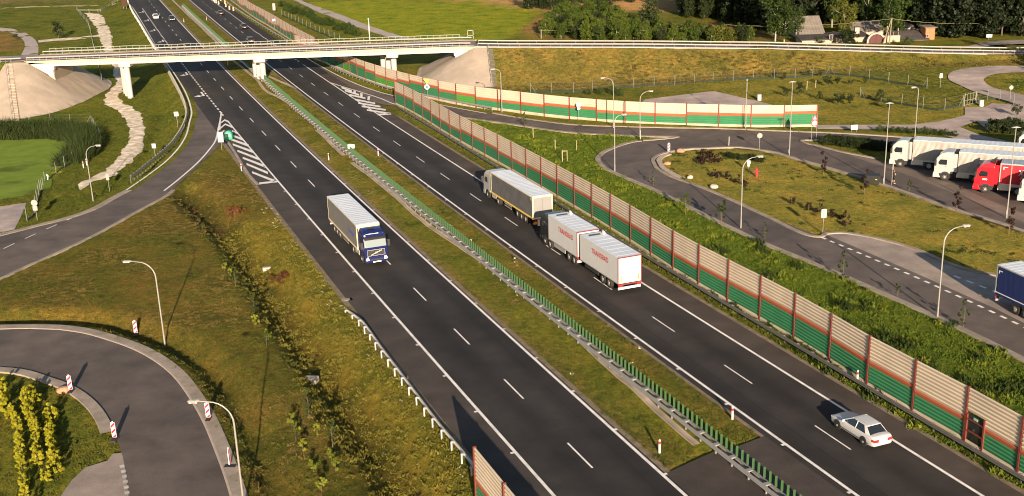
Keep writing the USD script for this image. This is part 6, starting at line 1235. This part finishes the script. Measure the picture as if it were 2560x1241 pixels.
for px, py, m_, sc, lab in ((1960, 106, T_birch[0], 1.0, 'white barked birch left of the big grey barn roof'), (1938, 104, T_birch[1], 1.05, 'tall leafy birch at the edge of the wood left of the farm'), (1990, 100, T_birch[2], .7, 'small birch at the corner of the low shed'), (2112, 92, T_willow, .95, 'yellow green weeping willow between the farm roofs'), (2080, 70, T_birch[0], 1.05, 'tall birch behind the willow'), (2165, 72, T_birch[1], 1.1, 'tall leafy tree behind the mottled grey roof'), (2215, 98, T_birch[2], .95, 'leafy tree behind the leaning utility pole'), (2245, 90, T_birch[0], .95, 'leafy tree behind the dark corrugated roof'),
                            (2122, 112, T_dbush, 1.25, 'dark round bush before the cream farm wall'), (2268, 116, T_bush[0], .8, 'low green bush before the white barn wall'), (2050, 112, T_bush[1], .7, 'green bush before the long low shed'), (1805, 108, T_ybush, 1.25, 'yellowish bush beside the utility pole'), (1830, 110, T_ybush, .9, 'pale low bush right of the utility pole'), (148, 98, T_small[0], 1.35, 'dark round tree on the meadow at the far left'),
                            (588, 540, T_rust, 1.1, 'rust brown bush in the ditch below the gore'), (705, 706, T_rust, 1.0, 'rust brown bush further down the ditch'), (40, 100, T_small[1], .6, 'small dark tree beside the far left lane')):
    plant(m_, 'tree' if m_ not in T_bush + [T_dbush, T_ybush, T_rust] else 'bush', lab, 'tree' if m_ not in T_bush + [T_dbush, T_ybush, T_rust] else 'bush', gz((px, py)) if px < 900 else at0(px, py), sc)
# golden bushes planted in three rows inside the loop
T_gold = [tree_model('golden_bush', .95, .72, 'round', F_gold, M_bark, 110 + i, 22, 40, .12, -.05) for i in range(3)]
rows = (('leftmost', [(5, 975), (16, 1003), (11, 1030), (27, 1049), (44, 1066), (47, 1091), (49, 1121), (52, 1146), (55, 1173), (63, 1214), (63, 1242), (70, 1290)]), ('middle', [(63, 997), (80, 1000), (66, 1022), (93, 1014), (74, 1049), (82, 1066), (91, 1088), (93, 1115), (93, 1140), (96, 1159), (116, 1200)]), ('rightmost', [(118, 1058), (126, 1049), (121, 1091), (132, 1088), (129, 1115), (130, 1132), (137, 1148), (138, 1167), (146, 1184)]))
for nm, pts in rows:
    for px in pts: plant(T_gold[rt.randrange(3)], 'golden_bush', f'golden green bush in the {nm} of three rows at the lower left corner', 'bush', gz(px), rt.uniform(.85, 1.2), f'golden bushes of the {nm} row')
# plum coloured saplings and bushes of the lorry park
for px, sc, lab in (((2058, 438), 1.0, 'dark plum columnar sapling on the far half of the island'), ((2160, 487), 1.05, 'dark plum columnar sapling left of the waste container'), ((2391, 530), 1.0, 'dark plum columnar sapling on the island before the red lorry'), ((2521, 586), 1.05, 'dark plum columnar sapling beside the foot of the right mast')): plant(T_plum[rt.randrange(2)], 'plum_sapling', lab, 'sapling', gz(px), sc, 'plum saplings on the island')
for i in range(13): plant(T_rbush[i % 2], 'plum_bush', 'low dark red bush of the group on the far tip of the island', 'bush', gz((rt.uniform(1742, 1800), rt.uniform(388, 412))), rt.uniform(.7, 1.1), 'dark red bushes on the island tip')
for i in range(11): plant(T_dbush, 'green_bush', 'low green bush of the row on the far edge of the island', 'bush', gz((1818 + i * 8.5, 392 + i * 1.2 + rt.uniform(-4, 4))), .33, 'green bushes on the island edge')
for px in ((1783, 442), (1796, 447), (1820, 448), (1842, 457), (1864, 466), (1979, 511), (2021, 527), (2046, 532), (2082, 543), (2106, 550), (2116, 564)): plant(T_rbush[rt.randrange(2)], 'plum_bush', 'single low dark red bush in the line across the island', 'bush', gz(px), .95, 'line of dark red bushes on the island')
# saplings and small trees
for px, H, lab in (((1312, 320), 1, 'thin sapling on the verge just below the slip road'), ((1633, 466), .8, 'yellow green sapling at the kerb of the service road bend'), ((1713, 538), 1.1, 'thin sapling on the verge below the bend'), ((1803, 568), 1.3, 'leafy sapling on the verge left of the island lamp'), ((2106, 700), 1.1, 'sapling at the kerb opposite the lay-by start'), ((2407, 822), 1.0, 'sapling at the kerb below the nearest right lamp'), ((2243, 747), .6, 'tiny sapling at the service road kerb'), ((2272, 484), .7, 'small green sapling beside the service road near the standing person'), ((1912, 600), .7, 'small yellow sapling at the kerb right of the island lamp')): plant(T_sap[rt.randrange(2)], 'sapling', lab, 'sapling', gz(px), H)
for px in ((562, 677), (577, 690), (728, 1065), (742, 1087), (795, 1087), (758, 1131), (830, 1153), (784, 1180), (805, 1230), (840, 1180), (640, 815), (672, 850)): plant(T_ysap[rt.randrange(2)], 'yellow_sapling', 'yellow green sapling planted in the left verge grass', 'sapling', gz(px), rt.uniform(.6, .85), 'yellow saplings of the left verge')
for px, sc in (((590, 716), 1.0), ((637, 796), 1.1), ((773, 1048), 1.2), ((832, 1118), 1.1), ((668, 870), .9), ((740, 1100), .7)): plant(T_sap[rt.randrange(2)], 'green_sapling', 'green sapling planted in the left verge grass', 'sapling', gz(px), sc * .75, 'green saplings of the left verge')
for px, sc in (((2000, 238), .9), ((2067, 217), .95), ((2093, 214), .7), ((2126, 213), .5), ((2163, 210), .5), ((2098, 264), 1.0), ((2049, 251), .6), ((2124, 265), .9), ((2199, 259), 1.0), ((2222, 274), .8), ((1964, 242), .6), ((2541, 292), .9), ((1935, 196), .5), ((1960, 200), .5), ((2020, 192), .5), ((2050, 193), .55)): plant(T_small[rt.randrange(2)], 'small_tree', 'small dark green tree on the lawn between bank and footpath', 'tree', gz(px), sc * .72, 'small trees on the right lawn')
for i in range(30): plant(T_bush[i % 2], 'shrub', 'green shrub of the row behind the far noise barrier', 'bush', at0(702 + i * 6.6, 18 + i * 2.55 + rt.uniform(-7, 7)), rt.uniform(.6, .95), 'shrub row behind the far barrier')
for i, f in enumerate(np.linspace(0, 1, 26)): plant(T_dbush, 'hedge_bush', 'dense green bush of the hedge before the white lorry', 'bush', gz((2064 + f * 165, 361 + f * 19 + rt.uniform(-4, 3))), rt.uniform(.48, .62), 'hedge bushes on the small island')
for i in range(16): plant(T_dbush, 'border_bush', 'dark bush of the bed beside the footpath at the right edge', 'bush', gz((rt.uniform(2478, 2580), rt.uniform(318, 335))), rt.uniform(.5, .7), 'bush bed by the footpath')
for i in range(18): plant(T_bush[i % 2], 'strip_bush', 'low green bush on the strip between slip road and footpath', 'bush', gz((2200 + i * 11, 327 + i * .9 + rt.uniform(-2, 3))), rt.uniform(.28, .40), 'low bushes on the strip')
for px, sc in (((1530, 235), .6), ((1500, 236), .5), ((1548, 240), .5), ((1470, 237), .4)): plant(T_bush[0], 'weed_bush', 'weedy green bush behind the upper noise barrier', 'bush', at0(*px), sc, 'weedy bushes behind the upper barrier')
# trees just outside the right edge that throw their shade over the curved road and the bank
for i, (x, y, s) in enumerate(((112, 196, 1.25), (118, 188, 1.3), (125, 198, 1.2), (108, 178, 1.0), (131, 190, 1.3), (138, 200, 1.3), (99, 150, .75))): plant(T_dark[i % 3], 'roadside_tree', 'tall dense tree just beyond the right edge of the view', 'tree', (x, y, 0), s, 'trees beyond the right edge')
# wooden stakes of the young plantings
M_stake = mat('stake_wood', (.45, .36, .20), .85, .1, 3, obj=True)
for px, h in (((1333, 346), 1.5), ((1388, 374), 1.5), ((1442, 376), 1.5), ((2017, 225), 1.6), ((2039, 220), 1.4)): t = thing('planting_stake', 'single wooden stake beside a young planting', 'stake', gz(px), group='single planting stakes'); MB().tube([(0, 0, -.3), (0, 0, h)], .045, 5).build('stake', M_stake, t)
t = thing('tree_stakes', 'frame of wooden stakes on the verge below the slip road', 'stakes', gz((1410, 404)))
for a in range(3): MB().tube([(.45 * math.cos(a * 2.1), .45 * math.sin(a * 2.1), -.3), (.45 * math.cos(a * 2.1), .45 * math.sin(a * 2.1), 1.6)], .04, 5).build('stake', M_stake, t)
for a in range(3): MB().tube([(.45 * math.cos(b * 2.1), .45 * math.sin(b * 2.1), 1.5) for b in (a, a + 1)], .03, 5).build('cross_bar', M_stake, t)

# ---------------------------------------------------------------- grass, weeds, reeds, flowers: uncounted, each one object
def tuft(n, H, spread, seed, w=.045):
    g = np.random.default_rng(seed); v, f = [], []
    for k in range(n):
        a = g.uniform(0, 6.28); r = spread * math.sqrt(g.uniform()); b = np.array([r * math.cos(a), r * math.sin(a), -.03]); h = H * g.uniform(.55, 1.15); l = g.normal(size=2) * h * .42; s = g.uniform(0, 6.28); u = np.array([math.cos(s), math.sin(s), 0]) * w * g.uniform(.7, 1.4)
        m_ = b + [l[0] * .35, l[1] * .35, h * .6]; tp = b + [l[0], l[1], h]; i = len(v); v += [b - u, b + u, m_ + u * .8, m_ - u * .8, tp]; f += [[i, i + 1, i + 2], [i, i + 2, i + 3], [i + 3, i + 2, i + 4]]
    return np.array(v), np.array(f)
def scatter(name, label, poly_mask, dens, protos, m, seed, near_f=None, scale=(.7, 1.4), ymax=260, cat=None):
    g = np.random.default_rng(seed); ys, xs_ = np.nonzero(poly_mask); p = dens(zy[ys, xs_]) * RES * RES; cnt = g.poisson(p); ys, xs_ = np.repeat(ys, cnt), np.repeat(xs_, cnt)
    x, y = R0X + (xs_ + g.uniform(size=len(xs_))) * RES, R0Y + (ys + g.uniform(size=len(ys))) * RES; z = terrain(x, y)
    t = UsdGeom.PointInstancer.Define(stage, numbered('/World', name)); pr = []
    for i, (v, f) in enumerate(protos): mm = usdkit.mesh(stage, f'{t.GetPath()}/clump_{i + 1:03d}' if i else f'{t.GetPath()}/clump', (v, f), m); pr.append(mm.GetPath())
    t.CreatePrototypesRel().SetTargets(pr); N = len(x); t.CreateProtoIndicesAttr(Vt.IntArray.FromNumpy(g.integers(0, len(pr), N).astype(np.int32)))
    t.CreatePositionsAttr(Vt.Vec3fArray.FromNumpy(np.column_stack([x, y, z]).astype(np.float32))); a = g.uniform(0, 2 * math.pi, N)
    t.CreateOrientationsAttr(Vt.QuathArray([Gf.Quath(float(c), 0, 0, float(s)) for c, s in zip(np.cos(a / 2), np.sin(a / 2))])); s = g.uniform(*scale, N)
    t.CreateScalesAttr(Vt.Vec3fArray.FromNumpy(np.column_stack([s, s, s * g.uniform(.7, 1.3, N)]).astype(np.float32)))
    tag(t.GetPrim(), label, cat, kind='stuff'); return N
free = (D_road > .35) & ~raster(*drains)
def inpoly(*ps): return raster(*ps) & free
edge_y = lambda y0, d0, y1, d1: (lambda y: np.interp(y, [y0, y1], [d0, d1]))
nz = meshkit.noise(np.stack([zx / 5, zy / 5, 0 * zx], -1), 21); nz2 = meshkit.noise(np.stack([zx / 2.2, zy / 2.2, 0 * zx + 7], -1), 22)
G_dry = leafmat('dry_grass', (.115, .084, .022), (.24, .175, .048), .25, .9); G_green = leafmat('green_grass', (.065, .075, .010), (.155, .155, .024), .3, .9); G_lush = leafmat('lush_grass', (.080, .118, .010), (.165, .205, .022), .3, .9); G_slope = leafmat('slope_grass', (.125, .110, .016), (.265, .220, .036), .3, .9); G_dark = leafmat('dark_weeds', (.022, .040, .006), (.065, .085, .014), .25, .9); G_reed = leafmat('reeds', (.022, .040, .008), (.075, .085, .020), .2, .9); G_white = leafmat('white_flowers', (.45, .42, .32), (.70, .66, .52), .1, .9)
tf = [tuft(18, .11, .26, 200 + i, .03) for i in range(4)]; tl = [tuft(20, .17, .30, 210 + i, .035) for i in range(4)]
view = Polygon(GP([(-60, 1330), (-60, 60), (2640, 60), (2640, 1330)]))
vm = raster(view)
m_in = inpoly(infield) & vm; slope_m = inpoly(band(at(np.arange(0, 130, 2.), 0), -23.5, -15.6)) & vm; med_m = inpoly(band(at(np.arange(0, 260, 2.), 0), -4.4, 4.4)) & vm
lush_m = inpoly(Polygon(GP([(1000, 250), (1180, 300), (1440, 332), (1640, 345), (1540, 370), (1505, 395), (1640, 476), (1920, 612), (2358, 800), (2700, 975), (2700, 1330), (1500, 560)]))) & vm; isl_m = inpoly(Polygon(isl_edge)) & vm
low_m = inpoly(Polygon(np.vstack([low_edge, [[-700, 520], [-700, 60]]]))) & vm & ~raster(P_pond, P_gravel, P_yard) & (zy < 235); bank_m = (zy < 230.6) & inpoly(Polygon(GP([(1235, 130), (2350, 138), (2600, 140), (2600, 160), (2360, 168), (2180, 178), (1920, 192), (1700, 215), (1500, 225), (1235, 225)]))) & vm
lawn_m = inpoly(Polygon(GP([(1650, 230), (1900, 190), (2180, 178), (2480, 150), (2640, 160), (2640, 330), (2280, 310), (2040, 312), (1900, 255), (1790, 226)]))) & vm; loop_m = inpoly(Polygon(np.vstack([loop_in, GP([(150, 1420), (-260, 1420)])]))) & vm & ~raster(P_bay)
low_m &= ~((zx < -82) & (zy > 208))
scatter('dry_grass', 'dry brownish grass on the infield left of the motorway', m_in & (nz > .42) & ~slope_m, edge_y(70, 3.2, 160, 1.8), tf, G_dry, 1)
scatter('green_grass', 'green grass patches on the infield left of the motorway', m_in & (nz < .55) & ~slope_m, edge_y(70, 3.2, 160, 1.8), tf, G_green, 2)
scatter('slope_grass', 'sunlit yellow green grass on the bank of the left carriageway', slope_m, edge_y(70, 4.0, 160, 2), tl, G_slope, 3)
scatter('median_grass', 'grass of the median between the carriageways', med_m, edge_y(70, 4.0, 200, 1.4), tf, G_green, 4); scatter('median_dry_grass', 'dry grass of the median between the carriageways', med_m & (nz2 > .5), edge_y(70, 3.0, 200, 1.2), tf, G_dry, 5)
scatter('lush_grass', 'lush green grass between noise barrier and service road', lush_m, edge_y(70, 4.5, 180, 2.0), tl, G_lush, 6); scatter('verge_weeds', 'dark weeds in patches between noise barrier and service road', lush_m & (nz2 > .66) & (zy < 118), edge_y(60, 2.2, 118, .8), [tuft(30, .42, .45, 230 + i, .055) for i in range(3)], G_dark, 7)
scatter('island_grass', 'mown yellowish grass of the planted island', isl_m, edge_y(90, 3.5, 170, 2.2), [tuft(14, .08, .28, 240 + i, .03) for i in range(3)], leafmat('island_blades', (.145, .130, .022), (.29, .245, .046), .25, .9), 8); scatter('island_weeds', 'dark weed clumps in lines across the planted island', isl_m & (nz2 > .70), edge_y(90, 1.2, 170, .7), tl, G_dark, 9)
scatter('lowland_grass', 'green grass of the lowland between pond and exit ramp', low_m, edge_y(110, 3.0, 235, 1.6), tl, G_green, 10); scatter('bank_grass', 'dry olive grass on the bank of the road to the bridge', bank_m, edge_y(200, 2.2, 240, 2.0), [tuft(16, .20, .36, 250 + i, .045) for i in range(3)], leafmat('bank_blades', (.12, .092, .022), (.28, .205, .055), .25, .9), 11)
scatter('lawn_grass', 'grass of the lawn between bank and footpath', lawn_m, edge_y(150, 2.2, 230, 1.4), tf, leafmat('lawn_blades', (.135, .125, .018), (.28, .24, .042), .25, .9), 12); scatter('loop_grass', 'dark grass inside the loop road', loop_m, edge_y(60, 4, 120, 3), tf, G_green, 13)
reed = band(smoothpx([(-60, 345), (0, 338), (90, 335), (160, 338), (205, 345), (208, 372), (190, 398), (165, 410)], 1, LOW), -2.2, 2.2)
scatter('reeds', 'tall dark reeds around the pond', raster(reed) & ~raster(P_pond.buffer(-1.2)), lambda y: 5.0 + 0 * y, [tuft(24, 1.9, .35, 260 + i, .05) for i in range(3)], G_reed, 14); scatter('pond_weeds', 'yellow green weeds on the pond edge', raster(*[shapely.Point(*G(a, b, LOW)[:2]).buffer(r) for a, b, r in ((160, 369, 1.2), (125, 430, 1.6), (118, 425, 1.4))]), lambda y: 6 + 0 * y, tl, F_yel, 15)
scatter('white_flowers', 'small white flowers along the left verge of the motorway', inpoly(band(at(np.arange(48, 135, 2.), 0), -17.6, -15.9)) & (nz2 > .66), lambda y: .6 + 0 * y, [(lambda vf: vf)(leaves(np.array([[0, 0, .38], [.1, .05, .45], [-.1, .08, .42], [.05, -.12, .36]]), .05, 3, .065, 300 + i)) for i in range(2)], G_white, 16, scale=(.8, 1.3)); scatter('median_flowers', 'small white flowers scattered in the median', med_m & (nz2 > .76) & (zy < 130), lambda y: .5 + 0 * y, [leaves(np.array([[0, 0, .38], [.1, .05, .45], [-.1, .08, .42]]), .05, 3, .085, 310)], G_white, 17)
scatter('rail_weeds', 'weeds along the foot of the noise barrier and guard rail', inpoly(band(at(np.arange(30, 186, 2.), 0), 15.25, 16.6)), edge_y(60, 4, 200, 2), tl, G_green, 18)
scatter('ditch_weeds', 'dark and reddish weeds along the ditch left of the motorway', inpoly(band(ditch_path, -.6, 3.0)) & vm & (nz2 > .64), edge_y(60, .8, 150, .5), [tuft(26, .22, .42, 320 + i, .045) for i in range(3)], leafmat('ditch_blades', (.040, .046, .008), (.10, .095, .018), .2, .9), 19)
scatter('ditch_dead_weeds', 'reddish brown dead weeds in the ditch bottom', inpoly(band(ditch_path, -1.2, 1.0)) & vm & (nz2 > .78), edge_y(60, .8, 150, .5), [tuft(24, .34, .42, 330 + i, .05) for i in range(2)], leafmat('dead_weeds', (.045, .022, .010), (.11, .060, .022), .15, .9), 20)
scatter('bank_clumps', 'darker weed clumps on the bank of the road to the bridge', bank_m & (nz > .42), lambda y: .6 + 0 * y, [tuft(26, .30, .40, 340 + i, .05) for i in range(3)], leafmat('bank_weeds', (.075, .062, .014), (.19, .14, .032), .2, .9), 21)
scatter('lush_bright', 'bright yellow green leafy weeds between noise barrier and service road', lush_m & (nz2 > .58), edge_y(60, 1.4, 170, .7), [tuft(22, .30, .32, 350 + i, .055) for i in range(3)], leafmat('bright_weeds', (.12, .15, .012), (.23, .25, .026), .3, .9), 22)
scatter('lawn_weeds', 'taller green weeds around the fenced patch by the gate', inpoly(Polygon(GP([(2150, 240), (2320, 215), (2480, 240), (2420, 262), (2345, 276), (2230, 258)]))) & vm, lambda y: 2.0 + 0 * y, tl, G_green, 23)
